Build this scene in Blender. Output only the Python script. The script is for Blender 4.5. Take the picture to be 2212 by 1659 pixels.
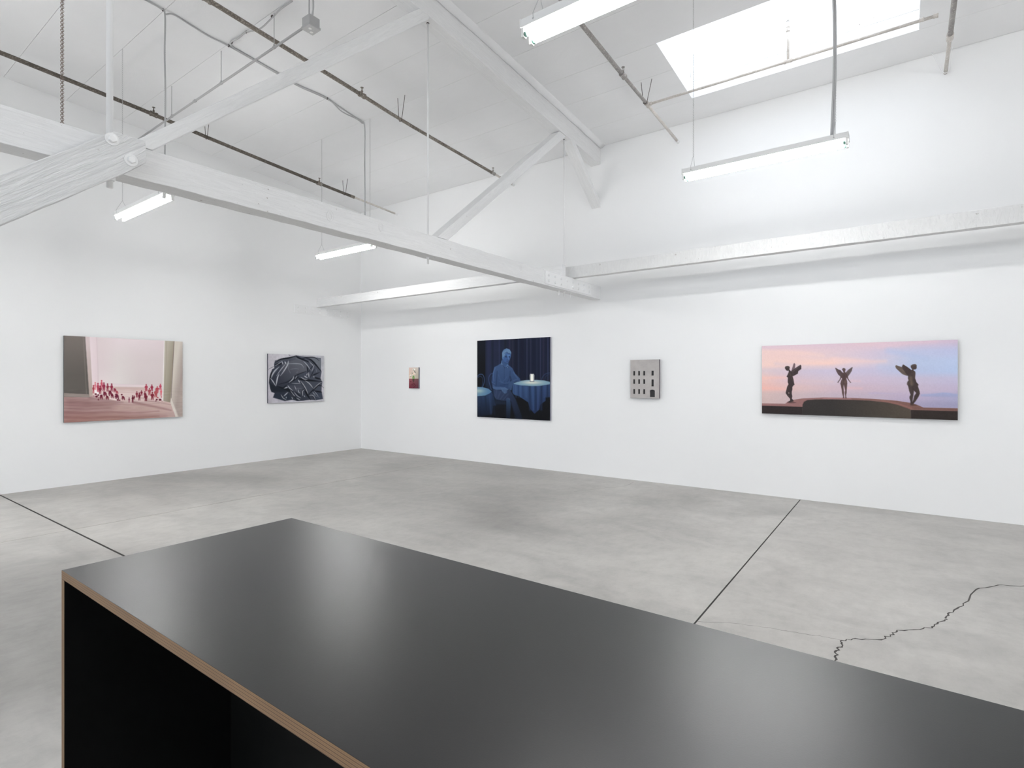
import bpy, bmesh, math, random
import numpy as np
from mathutils import Vector, Matrix

for o in list(bpy.data.objects):
    bpy.data.objects.remove(o, do_unlink=True)
scene = bpy.context.scene
COL = scene.collection
random.seed(7)

# ------------------------------------------------------------------ camera
cam_data = bpy.data.cameras.new('camera')
cam_data.sensor_fit = 'HORIZONTAL'
cam_data.sensor_width = 36.0
cam_data.lens = 36.0 * 1170.5 / 2212
cam_data.shift_y = -11.6 / 2212
cam_data.clip_start = 0.02
cam = bpy.data.objects.new('camera', cam_data)
COL.objects.link(cam)
cam.location = (0, 0, 1.40)
cam.rotation_euler = (math.pi / 2, 0, math.atan2(0.5858, 0.8104))
scene.camera = cam

# ------------------------------------------------------------------ sky, exposure
SKY = 2.7
TUBE = 76.0
EXPOSURE = 0.28
world = bpy.data.worlds.new('overcast_sky')
scene.world = world
world.use_nodes = True
wbg = world.node_tree.nodes['Background']
wbg.inputs[0].default_value = (0.90, 0.95, 1.0, 1)
wbg.inputs[1].default_value = SKY
scene.view_settings.view_transform = 'Standard'
scene.view_settings.look = 'None'
scene.view_settings.exposure = EXPOSURE
scene.view_settings.gamma = 1.0
scene.view_settings.use_curve_mapping = False
scene.cycles.use_denoising = True
scene.cycles.max_bounces = 14
scene.cycles.diffuse_bounces = 8
scene.cycles.transparent_max_bounces = 12

# ------------------------------------------------------------------ room measures (metres)
WX, WY = -8.842, 7.052          # left wall plane, back wall plane
RX, FY = 7.05, -9.0             # right wall plane, wall behind the viewer
TX = -3.53                      # near face of the roof truss
SKYX0, SKYX1, SKYY0, SKYY1 = -2.06, 0.12, 5.385, 6.54   # roof light opening
LAMP_Z = 3.235
ROOF_LIGHTS = [(SKYX0, SKYX1, SKYY0, SKYY1), (SKYX0, SKYX1, -2 - SKYY1, -2 - SKYY0), (SKYX0, SKYX1, -1.60, -0.45),
               (3.25, 5.43, -1.60, -0.45), (3.25, 5.43, -5.50, -4.35), (SKYX0, SKYX1, -5.50, -4.35), (-7.38, -5.20, -5.50, -4.35)]      # only the first is in view; the rest are added to brighten the room


def zr(y):
    """underside of the low curved roof"""
    if y < -1.0: y = -2.0 - y
    t = WY - y
    return 4.7296 + 0.0755 * t - 0.00282 * t * t


# portal that guides sky light through the roof light opening
def portal(x0, x1, y0, y1, z):
    d = bpy.data.lights.new('skylight_portal', 'AREA')
    d.shape = 'RECTANGLE'; d.size = x1 - x0; d.size_y = y1 - y0
    d.cycles.is_portal = True
    o = bpy.data.objects.new('skylight_portal', d); COL.objects.link(o)
    o.location = ((x0 + x1) / 2, (y0 + y1) / 2, z)
    return o


GLZ_X0, GLZ_X1, GLZ_Z1 = -6.6, 5.2, 4.1        # glazed front added in the unseen wall to let in fill light
o = portal(GLZ_X0, GLZ_X1, 0.0, GLZ_Z1, 0.0)
o.location = ((GLZ_X0 + GLZ_X1) / 2, FY - 0.12, GLZ_Z1 / 2); o.rotation_euler = (math.pi / 2, 0, 0)
for q in ROOF_LIGHTS:
    portal(*q, zr(max(q[3], -1.0 if q[2] < -1 < q[3] else q[2])) + 0.20)


# ------------------------------------------------------------------ materials
def mat(name, col=(0.8, 0.8, 0.8), rough=0.6, metal=0.0, spec=0.5):
    m = bpy.data.materials.new(name); m.use_nodes = True
    b = m.node_tree.nodes['Principled BSDF']
    b.inputs['Base Color'].default_value = (*col, 1)
    b.inputs['Roughness'].default_value = rough
    b.inputs['Metallic'].default_value = metal
    b.inputs['Specular IOR Level'].default_value = spec
    return m


class NT:
    def __init__(s, m): s.t = m.node_tree; s.b = s.t.nodes['Principled BSDF']
    def n(s, kind, **kw):
        k = s.t.nodes.new(kind)
        for a, v in kw.items():
            if a.startswith('in_'):
                key = a[3:]
                k.inputs[int(key) if key.isdigit() else key.replace('_', ' ')].default_value = v
            else: setattr(k, a, v)
        return k
    def l(s, a, b): s.t.links.new(a, b)
    def coords(s, scale=(1, 1, 1), which='Object', rot=(0, 0, 0)):
        c = s.n('ShaderNodeTexCoord'); mp = s.n('ShaderNodeMapping')
        mp.inputs['Scale'].default_value = scale; mp.inputs['Rotation'].default_value = rot
        s.l(c.outputs[which], mp.inputs['Vector']); return mp.outputs[0]
    def noise(s, vec, scale, detail=4, rough=0.55, dist=0.0):
        k = s.n('ShaderNodeTexNoise'); s.l(vec, k.inputs['Vector'])
        k.inputs['Scale'].default_value = scale; k.inputs['Detail'].default_value = detail
        k.inputs['Roughness'].default_value = rough; k.inputs['Distortion'].default_value = dist
        return k.outputs['Fac']
    def ramp(s, fac, stops, interp='LINEAR'):
        r = s.n('ShaderNodeValToRGB'); s.l(fac, r.inputs[0]); r.color_ramp.interpolation = interp
        e = r.color_ramp.elements
        while len(e) < len(stops): e.new(0.5)
        for el, (p, c) in zip(e, stops):
            el.position = p; el.color = (*c, 1) if not np.isscalar(c) else (c, c, c, 1)
        return r.outputs[0]
    def mix(s, fac, a, b, mode='MIX'):
        k = s.n('ShaderNodeMix', data_type='RGBA', blend_type=mode)
        for sock, v in ((k.inputs['Factor'], fac), (k.inputs['A'], a), (k.inputs['B'], b)):
            if hasattr(v, 'is_output') or isinstance(v, bpy.types.NodeSocket): s.l(v, sock)
            else: sock.default_value = v if np.isscalar(v) else (*v, 1)
        return k.outputs['Result']
    def bump(s, h, strength, dist):
        k = s.n('ShaderNodeBump'); s.l(h, k.inputs['Height'])
        k.inputs['Strength'].default_value = strength; k.inputs['Distance'].default_value = dist
        s.l(k.outputs[0], s.b.inputs['Normal']); return k
    def base(s, c): s.l(c, s.b.inputs['Base Color'])
    def rough(s, c): s.l(c, s.b.inputs['Roughness'])


M = {}
# white wall paint: rolled plaster with broad, very faint unevenness
m = M['wall'] = mat('white_wall_paint', (0.80, 0.80, 0.795), 0.65, spec=0.3); t = NT(m); v = t.coords()
t.base(t.ramp(t.noise(v, 0.6, 3), [(0.3, (0.858, 0.86, 0.86)), (0.7, (0.876, 0.877, 0.876))]))
t.bump(t.noise(v, 1.6, 5), 0.12, 0.02)
# ceiling sheeting: vinyl faced insulation, soft wrinkles
m = M['sheet'] = mat('white_ceiling_sheet', (0.74, 0.74, 0.745), 0.5); t = NT(m); v = t.coords((1, 1.4, 1))
t.base(t.ramp(t.noise(v, 1.1, 5, 0.6), [(0.3, (0.83, 0.83, 0.835)), (0.7, (0.865, 0.865, 0.87))]))
t.bump(t.noise(v, 2.2, 6, 0.62, 1.2), 0.15, 0.03)
M['deck'] = mat('dark_roof_deck', (0.10, 0.10, 0.10), 0.9)
M['outside'] = mat('grey_asphalt', (0.30, 0.30, 0.30), 0.9)


def wood_mat(name, base, strength, grain=(1.2, 16, 16)):
    m = mat(name, base, 0.55, spec=0.35); t = NT(m); v = t.coords(grain)
    g = t.noise(v, 3.0, 6, 0.65, 1.6)
    v2 = t.coords((1, 1, 1)); sp = t.noise(v2, 34, 2, 0.5); pt = t.noise(v2, 2.0, 3)
    lo = tuple(c * 0.93 for c in base)
    c1 = t.mix(t.ramp(g, [(0.35, 0.0), (0.65, 1.0)]), lo, base)
    # rare chips where bare timber shows
    chip = t.n('ShaderNodeMath', operation='MULTIPLY'); t.l(t.ramp(sp, [(0.715, 0.0), (0.74, 1.0)]), chip.inputs[0]); t.l(t.ramp(pt, [(0.5, 0.0), (0.6, 1.0)]), chip.inputs[1])
    t.base(t.mix(chip.outputs[0], c1, (0.30, 0.26, 0.23)))
    t.bump(g, strength, 0.012)
    return m


M['timber'] = wood_mat('white_painted_timber', (0.86, 0.86, 0.86), 0.5)
M['timber_sawn'] = wood_mat('rough_sawn_white_timber', (0.80, 0.80, 0.795), 0.75, (9, 3, 3))
M['timber_grain'] = wood_mat('coarse_grained_white_timber', (0.86, 0.86, 0.86), 0.9, (1.5, 18, 26))
M['steel_white'] = mat('white_painted_steel', (0.86, 0.86, 0.86), 0.4)
m = M['rod'] = mat('white_painted_rod', (0.82, 0.82, 0.82), 0.35)


def pipe_mat(name, a, b, c, rough):
    m = mat(name, a, rough, 0.0); t = NT(m); v = t.coords((1, 1, 1))
    f = t.noise(v, 60, 4, 0.65); g = t.noise(v, 6, 4)
    c1 = t.mix(t.ramp(g, [(0.35, 0.0), (0.65, 1.0)]), a, b)
    t.base(t.mix(t.ramp(f, [(0.52, 0.0), (0.66, 1.0)]), c1, c))
    t.bump(f, 0.3, 0.003); return m


M['pipe_dark'] = pipe_mat('dark_rusted_pipe', (0.075, 0.062, 0.050), (0.12, 0.10, 0.082), (0.24, 0.21, 0.18), 0.6)
M['pipe_brown'] = pipe_mat('speckled_brown_pipe', (0.15, 0.125, 0.105), (0.24, 0.21, 0.18), (0.42, 0.38, 0.33), 0.6)
M['pipe_grey'] = pipe_mat('weathered_grey_pipe', (0.27, 0.25, 0.24), (0.36, 0.34, 0.32), (0.52, 0.49, 0.46), 0.55)
M['pipe_pale'] = pipe_mat('overpainted_pale_pipe', (0.50, 0.46, 0.42), (0.64, 0.60, 0.56), (0.72, 0.69, 0.66), 0.55)
M['rust'] = pipe_mat('rusty_chain_iron', (0.17, 0.13, 0.11), (0.26, 0.20, 0.17), (0.34, 0.28, 0.24), 0.7)
M['galv'] = mat('galvanised_steel', (0.50, 0.50, 0.50), 0.45, 0.4)
m = M['flex'] = mat('grey_flexible_conduit', (0.50, 0.50, 0.505), 0.5, 0.1); t = NT(m); v = t.coords()
w_ = t.n('ShaderNodeTexWave', bands_direction='Z'); t.l(v, w_.inputs['Vector']); w_.inputs['Scale'].default_value = 60; t.bump(w_.outputs['Fac'], 0.5, 0.002)
M['emt'] = mat('grey_steel_conduit', (0.47, 0.47, 0.47), 0.42, 0.2)
M['box'] = mat('grey_cast_box', (0.46, 0.46, 0.46), 0.5, 0.3)
M['iron'] = mat('dark_hanger_iron', (0.07, 0.055, 0.05), 0.6)
M['knock'] = mat('pale_plastic', (0.72, 0.72, 0.70), 0.4)
M['enamel'] = mat('white_enamel', (0.78, 0.78, 0.77), 0.35)
M['socket'] = mat('white_plastic', (0.80, 0.80, 0.78), 0.4)
M['green'] = mat('green_tube_cap', (0.16, 0.33, 0.27), 0.4)
m = M['tube'] = mat('lit_fluorescent_tube', (0.9, 0.9, 0.9), 0.4)
b = m.node_tree.nodes['Principled BSDF']; b.inputs['Emission Color'].default_value = (1.0, 1.0, 0.995, 1); b.inputs['Emission Strength'].default_value = TUBE
# concrete floor
m = M['concrete'] = mat('worn_concrete', (0.36, 0.35, 0.335), 0.5, spec=0.45); t = NT(m)
v = t.coords(); vs = t.coords((1, 1.8, 1), rot=(0, 0, 0.5)); vt = t.coords((1.6, 1, 1), rot=(0, 0, -0.2))
big = t.noise(v, 0.33, 4, 0.55, 0.6); med = t.noise(vs, 1.3, 7, 0.62, 0.9); fine = t.noise(vt, 7, 8, 0.72)
c = t.ramp(big, [(0.30, (0.34, 0.327, 0.308)), (0.48, (0.45, 0.435, 0.412)), (0.68, (0.545, 0.53, 0.503))])
c = t.mix(0.55, c, t.ramp(med, [(0.30, (0.62, 0.62, 0.62)), (0.55, (1.0, 1.0, 1.0)), (0.75, (1.16, 1.16, 1.15))]), 'MULTIPLY')
c = t.mix(0.42, c, t.ramp(fine, [(0.28, (0.72, 0.72, 0.72)), (0.5, (1.0, 1.0, 1.0)), (0.72, (1.2, 1.2, 1.2))]), 'MULTIPLY')
# soft-edged darker patches in the slab around the left half of the room
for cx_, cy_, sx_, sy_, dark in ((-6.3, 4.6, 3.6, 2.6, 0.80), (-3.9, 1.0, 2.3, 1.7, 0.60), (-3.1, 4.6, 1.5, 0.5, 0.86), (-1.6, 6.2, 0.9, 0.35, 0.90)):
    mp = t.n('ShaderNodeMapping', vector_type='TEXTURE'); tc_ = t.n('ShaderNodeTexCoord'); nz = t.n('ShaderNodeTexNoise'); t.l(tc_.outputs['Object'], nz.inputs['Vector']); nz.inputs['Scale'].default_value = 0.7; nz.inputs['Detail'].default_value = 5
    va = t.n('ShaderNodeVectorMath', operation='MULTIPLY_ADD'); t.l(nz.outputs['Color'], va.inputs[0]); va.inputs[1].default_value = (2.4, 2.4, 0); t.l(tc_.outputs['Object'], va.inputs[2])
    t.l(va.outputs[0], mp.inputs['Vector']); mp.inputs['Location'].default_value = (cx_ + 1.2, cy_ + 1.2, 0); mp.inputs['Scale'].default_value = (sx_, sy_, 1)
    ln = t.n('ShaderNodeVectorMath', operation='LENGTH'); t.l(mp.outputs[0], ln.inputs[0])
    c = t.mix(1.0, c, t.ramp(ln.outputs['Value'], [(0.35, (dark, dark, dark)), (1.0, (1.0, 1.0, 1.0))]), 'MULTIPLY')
t.base(c); t.rough(t.ramp(med, [(0.3, 0.42), (0.7, 0.6)])); t.bump(fine, 0.08, 0.01)
M['joint'] = mat('dark_joint_filler', (0.035, 0.032, 0.03), 0.9)
M['crack'] = mat('dark_crack', (0.07, 0.065, 0.06), 0.95)  # flat dark colour of the wider floor cracks
M['hairline'] = mat('hairline_crack', (0.21, 0.20, 0.19), 0.95)
# counter
m = M['laminate'] = mat('matt_black_laminate', (0.0025, 0.0025, 0.0028), 0.34, spec=0.5); t = NT(m); v = t.coords()
t.bump(t.noise(v, 420, 2), 0.06, 0.001)
m = M['laminate_in'] = mat('black_laminate_panel', (0.003, 0.003, 0.003), 0.5, spec=0.12)


def ply_mat(name, axis):
    m = mat(name, (0.4, 0.25, 0.14), 0.55); t = NT(m); v = t.coords()
    sx = t.n('ShaderNodeSeparateXYZ'); t.l(v, sx.inputs[0])
    k = t.n('ShaderNodeMath', operation='MULTIPLY'); t.l(sx.outputs[axis], k.inputs[0]); k.inputs[1].default_value = 1 / 0.0026
    nz = t.noise(t.coords((3, 3, 40) if axis == 2 else (40, 3, 3)), 4, 3)
    ad = t.n('ShaderNodeMath', operation='MULTIPLY_ADD'); t.l(nz, ad.inputs[0]); ad.inputs[1].default_value = 0.35; t.l(k.outputs[0], ad.inputs[2])
    pp = t.n('ShaderNodeMath', operation='PINGPONG'); t.l(ad.outputs[0], pp.inputs[0]); pp.inputs[1].default_value = 1.0
    c = t.ramp(pp.outputs[0], [(0.05, (0.070, 0.036, 0.020)), (0.30, (0.165, 0.095, 0.046)), (0.62, (0.235, 0.148, 0.076)), (0.95, (0.14, 0.080, 0.040))])
    t.base(t.mix(0.4, c, t.ramp(t.noise(t.coords((2, 2, 2)), 5, 3), [(0.3, (0.75, 0.7, 0.66)), (0.7, (1.15, 1.12, 1.05))]), 'MULTIPLY')); return m


M['ply_h'] = ply_mat('plywood_edge', 2)
M['ply_v'] = ply_mat('plywood_edge_upright', 0)
# acrylic roof light
m = M['acrylic'] = bpy.data.materials.new('clear_acrylic'); m.use_nodes = True; nt = m.node_tree; nt.nodes.remove(nt.nodes['Principled BSDF'])
tr = nt.nodes.new('ShaderNodeBsdfTransparent'); tr.inputs[0].default_value = (0.95, 0.97, 1, 1); gl = nt.nodes.new('ShaderNodeBsdfGlossy'); gl.inputs['Roughness'].default_value = 0.15
mx = nt.nodes.new('ShaderNodeMixShader'); mx.inputs[0].default_value = 0.05
nt.links.new(tr.outputs[0], mx.inputs[1]); nt.links.new(gl.outputs[0], mx.inputs[2]); nt.links.new(mx.outputs[0], nt.nodes['Material Output'].inputs[0])


# ------------------------------------------------------------------ mesh helpers
class MB:
    """collects geometry, then build() links it as one mesh object"""
    def __init__(s): s.v = []; s.f = []; s.mi = []; s.cur = 0
    def add(s, vs, fs):
        o = len(s.v); s.v += [tuple(p) for p in vs]; s.f += [tuple(i + o for i in f) for f in fs]; s.mi += [s.cur] * len(fs); return s
    def box(s, x0, x1, y0, y1, z0, z1):
        return s.add([(x, y, z) for z in (z0, z1) for y in (y0, y1) for x in (x0, x1)],
                     [(0, 2, 3, 1), (4, 5, 7, 6), (0, 1, 5, 4), (2, 6, 7, 3), (0, 4, 6, 2), (1, 3, 7, 5)])
    def tube(s, pts, r, n=10, caps=True, r1=None):
        pts = [Vector(p) for p in pts]; rings = []
        up = None
        for i, p in enumerate(pts):
            d = (pts[min(i + 1, len(pts) - 1)] - pts[max(i - 1, 0)]).normalized()
            if up is None or abs(up.dot(d)) > 0.98: up = Vector((0, 0, 1)) if abs(d.z) < 0.9 else Vector((1, 0, 0))
            a = (up - d * up.dot(d)).normalized(); b_ = d.cross(a); up = a
            rr = r if r1 is None else r + (r1 - r) * i / (len(pts) - 1)
            rings.append([p + (a * math.cos(k * 2 * math.pi / n) + b_ * math.sin(k * 2 * math.pi / n)) * rr for k in range(n)])
        vs = [q for g in rings for q in g]; fs = []
        for i in range(len(rings) - 1):
            for k in range(n):
                k2 = (k + 1) % n; fs.append((i * n + k, i * n + k2, (i + 1) * n + k2, (i + 1) * n + k))
        if caps:
            fs.append(tuple(reversed(range(n)))); fs.append(tuple(range((len(rings) - 1) * n, len(rings) * n)))
        return s.add(vs, fs)
    def lathe(s, base, axis, prof, n=12):
        """prof: (distance along axis, radius) pairs"""
        ax = Vector(axis).normalized(); u = Vector((0, 0, 1)) if abs(ax.z) < 0.9 else Vector((1, 0, 0))
        a = (u - ax * u.dot(ax)).normalized(); b_ = ax.cross(a); base = Vector(base)
        vs = [base + ax * h + (a * math.cos(k * 2 * math.pi / n) + b_ * math.sin(k * 2 * math.pi / n)) * r for h, r in prof for k in range(n)]
        fs = []
        for i in range(len(prof) - 1):
            for k in range(n):
                k2 = (k + 1) % n; fs.append((i * n + k, i * n + k2, (i + 1) * n + k2, (i + 1) * n + k))
        fs.append(tuple(reversed(range(n)))); fs.append(tuple(range((len(prof) - 1) * n, len(prof) * n)))
        return s.add(vs, fs)
    def ring(s, c, a, b_, ra, rb, w, n=8, m_=4):
        """an oval link of wire"""
        c, a, b_ = Vector(c), Vector(a), Vector(b_); nn = a.cross(b_)
        vs = []
        for i in range(n):
            th = 2 * math.pi * i / n; d = (a * (math.cos(th) * rb) + b_ * (math.sin(th) * ra)).normalized()
            p = c + a * ra * math.cos(th) + b_ * rb * math.sin(th)
            for j in range(m_):
                ph = 2 * math.pi * j / m_; vs.append(p + (d * math.cos(ph) + nn * math.sin(ph)) * w)
        fs = [(i * m_ + j, ((i + 1) % n) * m_ + j, ((i + 1) % n) * m_ + (j + 1) % m_, i * m_ + (j + 1) % m_) for i in range(n) for j in range(m_)]
        return s.add(vs, fs)
    def prism(s, poly, depth_vec):
        n = len(poly); d = Vector(depth_vec); vs = [Vector(p) for p in poly] + [Vector(p) + d for p in poly]
        return s.add(vs, [tuple(range(n)), tuple(reversed(range(n, 2 * n)))] + [(i + n, (i + 1) % n + n, (i + 1) % n, i) for i in range(n)])
    def mesh(s, name, mats, smooth=False):
        me = bpy.data.meshes.new(name); me.from_pydata(s.v, [], s.f)
        for m_ in (mats if isinstance(mats, (list, tuple)) else [mats]): me.materials.append(m_)
        if any(s.mi): me.polygons.foreach_set('material_index', s.mi)
        if smooth: me.polygons.foreach_set('use_smooth', [True] * len(me.polygons))
        bm = bmesh.new(); bm.from_mesh(me); bmesh.ops.recalc_face_normals(bm, faces=bm.faces); bm.to_mesh(me); bm.free()
        me.update(); return me
    def build(s, name, mats, parent=None, smooth=False, label=None):
        return link(name, s.mesh(name, mats, smooth), parent, label)


def link(name, me, parent=None, label=None, world=None):
    o = bpy.data.objects.new(name, me); COL.objects.link(o)
    if world is not None: o.matrix_basis = world
    if parent is not None:
        o.parent = parent; o.matrix_parent_inverse = root_inv(parent)
    if label: o['label'] = label
    return o


def root_inv(p):
    # every object keeps its plain world placement in matrix_basis
    return p.matrix_basis.inverted()


def thing(name, label, cat, loc=(0, 0, 0), group=None):
    o = bpy.data.objects.new(name, None); COL.objects.link(o)
    o.location = loc; o.matrix_basis = Matrix.Translation(loc); o.empty_display_size = 0.05
    o['label'] = label; o['category'] = cat
    if group: o['group'] = group
    return o


def tag(o, label, cat, group=None):
    o['label'] = label; o['category'] = cat
    if group: o['group'] = group
    return o


def structure(o, label=None):
    o['kind'] = 'structure'
    if label: o['label'] = label
    return o


def soften(o, w=0.002, seg=2):
    b_ = o.modifiers.new('bevel', 'BEVEL'); b_.width = w; b_.segments = seg; b_.limit_method = 'ANGLE'; return o


rj = random.Random(3)


def beam(name, p0, p1, half_w, half_t, side, material, parent=None, jit=0.0018, step=0.12):
    """rough sawn member between two points; local x runs along it. side = direction of the thickness"""
    p0, p1 = Vector(p0), Vector(p1); ex = (p1 - p0).normalized(); ey = Vector(side); ey = (ey - ex * ey.dot(ex)).normalized(); ez = ex.cross(ey)
    L = (p1 - p0).length; n = max(2, int(L / step)); mb = MB(); vs = []; fs = []
    for i in range(n + 1):
        for (a, b_) in ((-1, -1), (1, -1), (1, 1), (-1, 1)):
            vs.append((L * i / n, a * half_t + rj.uniform(-jit, jit), b_ * half_w + rj.uniform(-jit, jit)))
    for i in range(n):
        for k in range(4): fs.append((i * 4 + k, i * 4 + (k + 1) % 4, i * 4 + 4 + (k + 1) % 4, i * 4 + 4 + k))
    fs += [(3, 2, 1, 0), (n * 4, n * 4 + 1, n * 4 + 2, n * 4 + 3)]
    mb.add(vs, fs)
    w = Matrix(((ex.x, ey.x, ez.x, p0.x), (ex.y, ey.y, ez.y, p0.y), (ex.z, ey.z, ez.z, p0.z), (0, 0, 0, 1)))
    return soften(link(name, mb.mesh(name, material), parent, None, w), 0.004, 2)


def member(name, poly, x0, x1, material, parent, jit=0.0015, step=0.15, bev=0.004):
    """timber cut to an outline in the (y, z) plane, x0..x1 thick; first edge gives the grain direction"""
    (ya, za), (yb, zb) = poly[0], poly[1]
    ex = Vector((0, yb - ya, zb - za)).normalized(); ey = Vector((1, 0, 0)); ez = ex.cross(ey)
    w = Matrix(((ex.x, ey.x, ez.x, 0), (ex.y, ey.y, ez.y, ya), (ex.z, ey.z, ez.z, za), (0, 0, 0, 1))); wi = w.inverted()
    pts = []
    for i in range(len(poly)):
        a = Vector((0, *poly[i])); b_ = Vector((0, *poly[(i + 1) % len(poly)])); k = max(1, int((b_ - a).length / step))
        for j in range(k):
            q = wi @ (a + (b_ - a) * j / k)
            if j: q.z += rj.uniform(-jit, jit)
            pts.append(q)
    mb = MB(); mb.prism([(q.x, x0, q.z) for q in pts], (0, x1 - x0, 0))
    return soften(link(name, mb.mesh(name, material), parent, None, w), bev, 2)


def hexbolt(mb, c, axis, r, h, washer=None):
    if washer: mb.lathe(c, axis, [(0, washer), (0.004, washer), (0.0045, washer * 0.97)], 16); c = Vector(c) + Vector(axis).normalized() * 0.004
    mb.lathe(c, axis, [(0, r), (h * 0.85, r), (h, r * 0.86)], 6)


def chain_mesh(name, length, pitch, ra, rb, wire):
    """oval links turned a quarter against each other, hanging from z=length down to z=0"""
    mb = MB(); n = int(length / pitch)
    for i in range(n + 1):
        a = (1, 0, 0) if i % 2 else (0.35, 0.94, 0)
        mb.ring((0, 0, i * pitch), (0, 0, 1), a, ra, rb, wire, 8, 3)
    return mb


# ------------------------------------------------------------------ floor
floor = structure(MB().box(WX - 0.2, RX + 0.2, FY - 0.2, WY + 0.2, -0.12, -0.0025).build('floor', M['joint']), 'grey worn concrete floor with saw-cut joints and cracks')
xs = [(WX - 0.1, -6.252), (-6.244, -0.975), (-0.964, 4.30), (4.31, RX + 0.1)]
ys = [(FY - 0.1, -3.70), (-3.688, 1.665), (1.684, WY + 0.1)]
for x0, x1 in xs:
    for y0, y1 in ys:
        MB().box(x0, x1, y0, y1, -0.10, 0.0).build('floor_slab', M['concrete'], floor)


def ribbon(pts, w, z=0.0006, rough=0.02, n=5, seed=1):
    r = random.Random(seed); pts = [Vector((x, y, 0)) for x, y in pts]; q = []
    for a, b_ in zip(pts[:-1], pts[1:]):
        for k in range(n):
            p = a + (b_ - a) * k / n; d = (b_ - a).normalized(); q.append(p + Vector((-d.y, d.x, 0)) * (r.uniform(-rough, rough) if k else 0))
    q.append(pts[-1]); vs = []; fs = []
    for i, p in enumerate(q):
        d = (q[min(i + 1, len(q) - 1)] - q[max(i - 1, 0)]).normalized(); nn = Vector((-d.y, d.x, 0)) * w * r.uniform(0.3, 0.75)
        vs += [p + nn + Vector((0, 0, z)), p - nn + Vector((0, 0, z))]
    fs = [(2 * i, 2 * i + 1, 2 * i + 3, 2 * i + 2) for i in range(len(q) - 1)]
    return MB().add(vs, fs)


CR = [(0.95, 5.2), (0.66, 4.99), (0.52, 4.91), (0.39, 4.72), (0.30, 4.38), (0.24, 4.18), (0.20, 4.06), (0.19, 4.0), (0.14, 3.88), (0.09, 3.81), (-0.03, 3.70), (-0.06, 3.61), (-0.10, 3.51), (-0.21, 3.45), (-0.27, 3.38)]
ribbon(CR, 0.0075, rough=0.012, seed=2).build('floor_crack', M['crack'], floor)
ribbon([(-0.27, 3.38), (-0.26, 3.31), (-0.28, 3.24), (-0.28, 3.16), (-0.27, 3.05), (-0.30, 2.6)], 0.008, rough=0.01, seed=3).build('floor_crack', M['crack'], floor)
ribbon([(-0.27, 3.38), (-0.35, 3.37), (-0.44, 3.35), (-0.55, 3.32), (-0.66, 3.30), (-0.78, 3.26), (-0.96, 3.16)], 0.0035, rough=0.006, seed=4).build('floor_crack', M['hairline'], floor)
ribbon([(-2.96, 6.89), (-2.94, 6.58), (-3.16, 6.21), (-3.31, 5.89)], 0.004, rough=0.01, seed=5).build('floor_crack', M['hairline'], floor)


# ------------------------------------------------------------------ walls
def wall(name, x0, x1, y0, y1, z1, label):
    return structure(MB().box(x0, x1, y0, y1, -0.1, z1).build(name, M['wall']), label)


wall('wall_back', WX - 0.3, RX + 0.3, WY, WY + 0.3, 5.6, 'long white wall to the right, hung with four pictures')
wall('wall_left', WX - 0.3, WX, FY - 0.3, WY, 5.9, 'white wall to the left, hung with two pictures')
wall('wall_right', RX, RX + 0.3, FY - 0.3, WY, 5.9, 'white wall at the far right, outside the picture')
wf = structure(MB().box(WX - 0.3, GLZ_X0, FY - 0.3, FY, -0.1, 5.6).box(GLZ_X1, RX + 0.3, FY - 0.3, FY, -0.1, 5.6).box(GLZ_X0, GLZ_X1, FY - 0.3, FY, GLZ_Z1, 5.6).build('wall_front', M['wall']), 'white wall behind the viewer with an added glazed front')
gd = structure(MB().box(GLZ_X0, GLZ_X1, FY - 0.22, FY - 0.14, 0.0, 0.05).box(GLZ_X0, GLZ_X1, FY - 0.22, FY - 0.14, GLZ_Z1 - 0.05, GLZ_Z1).build('added_glazing', M['steel_white']), 'glazed front added behind the viewer for fill light')  # unseen glazing, put in as an extra daylight source
for i in range(10):
    x = GLZ_X0 + 0.025 + (GLZ_X1 - GLZ_X0 - 0.05) * i / 9
    MB().box(x - 0.025, x + 0.025, FY - 0.22, FY - 0.14, 0.05, GLZ_Z1 - 0.05).build('mullion', M['steel_white'], gd)
    if i < 9: MB().box(x + 0.025, x - 0.025 + (GLZ_X1 - GLZ_X0 - 0.05) / 9, FY - 0.184, FY - 0.178, 0.05, GLZ_Z1 - 0.05).build('pane', M['acrylic'], gd)
structure(MB().box(-30, 30, FY - 40, FY - 0.3, -0.2, -0.02).build('forecourt', M['outside']), 'grey forecourt outside the added glazed front')

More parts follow.
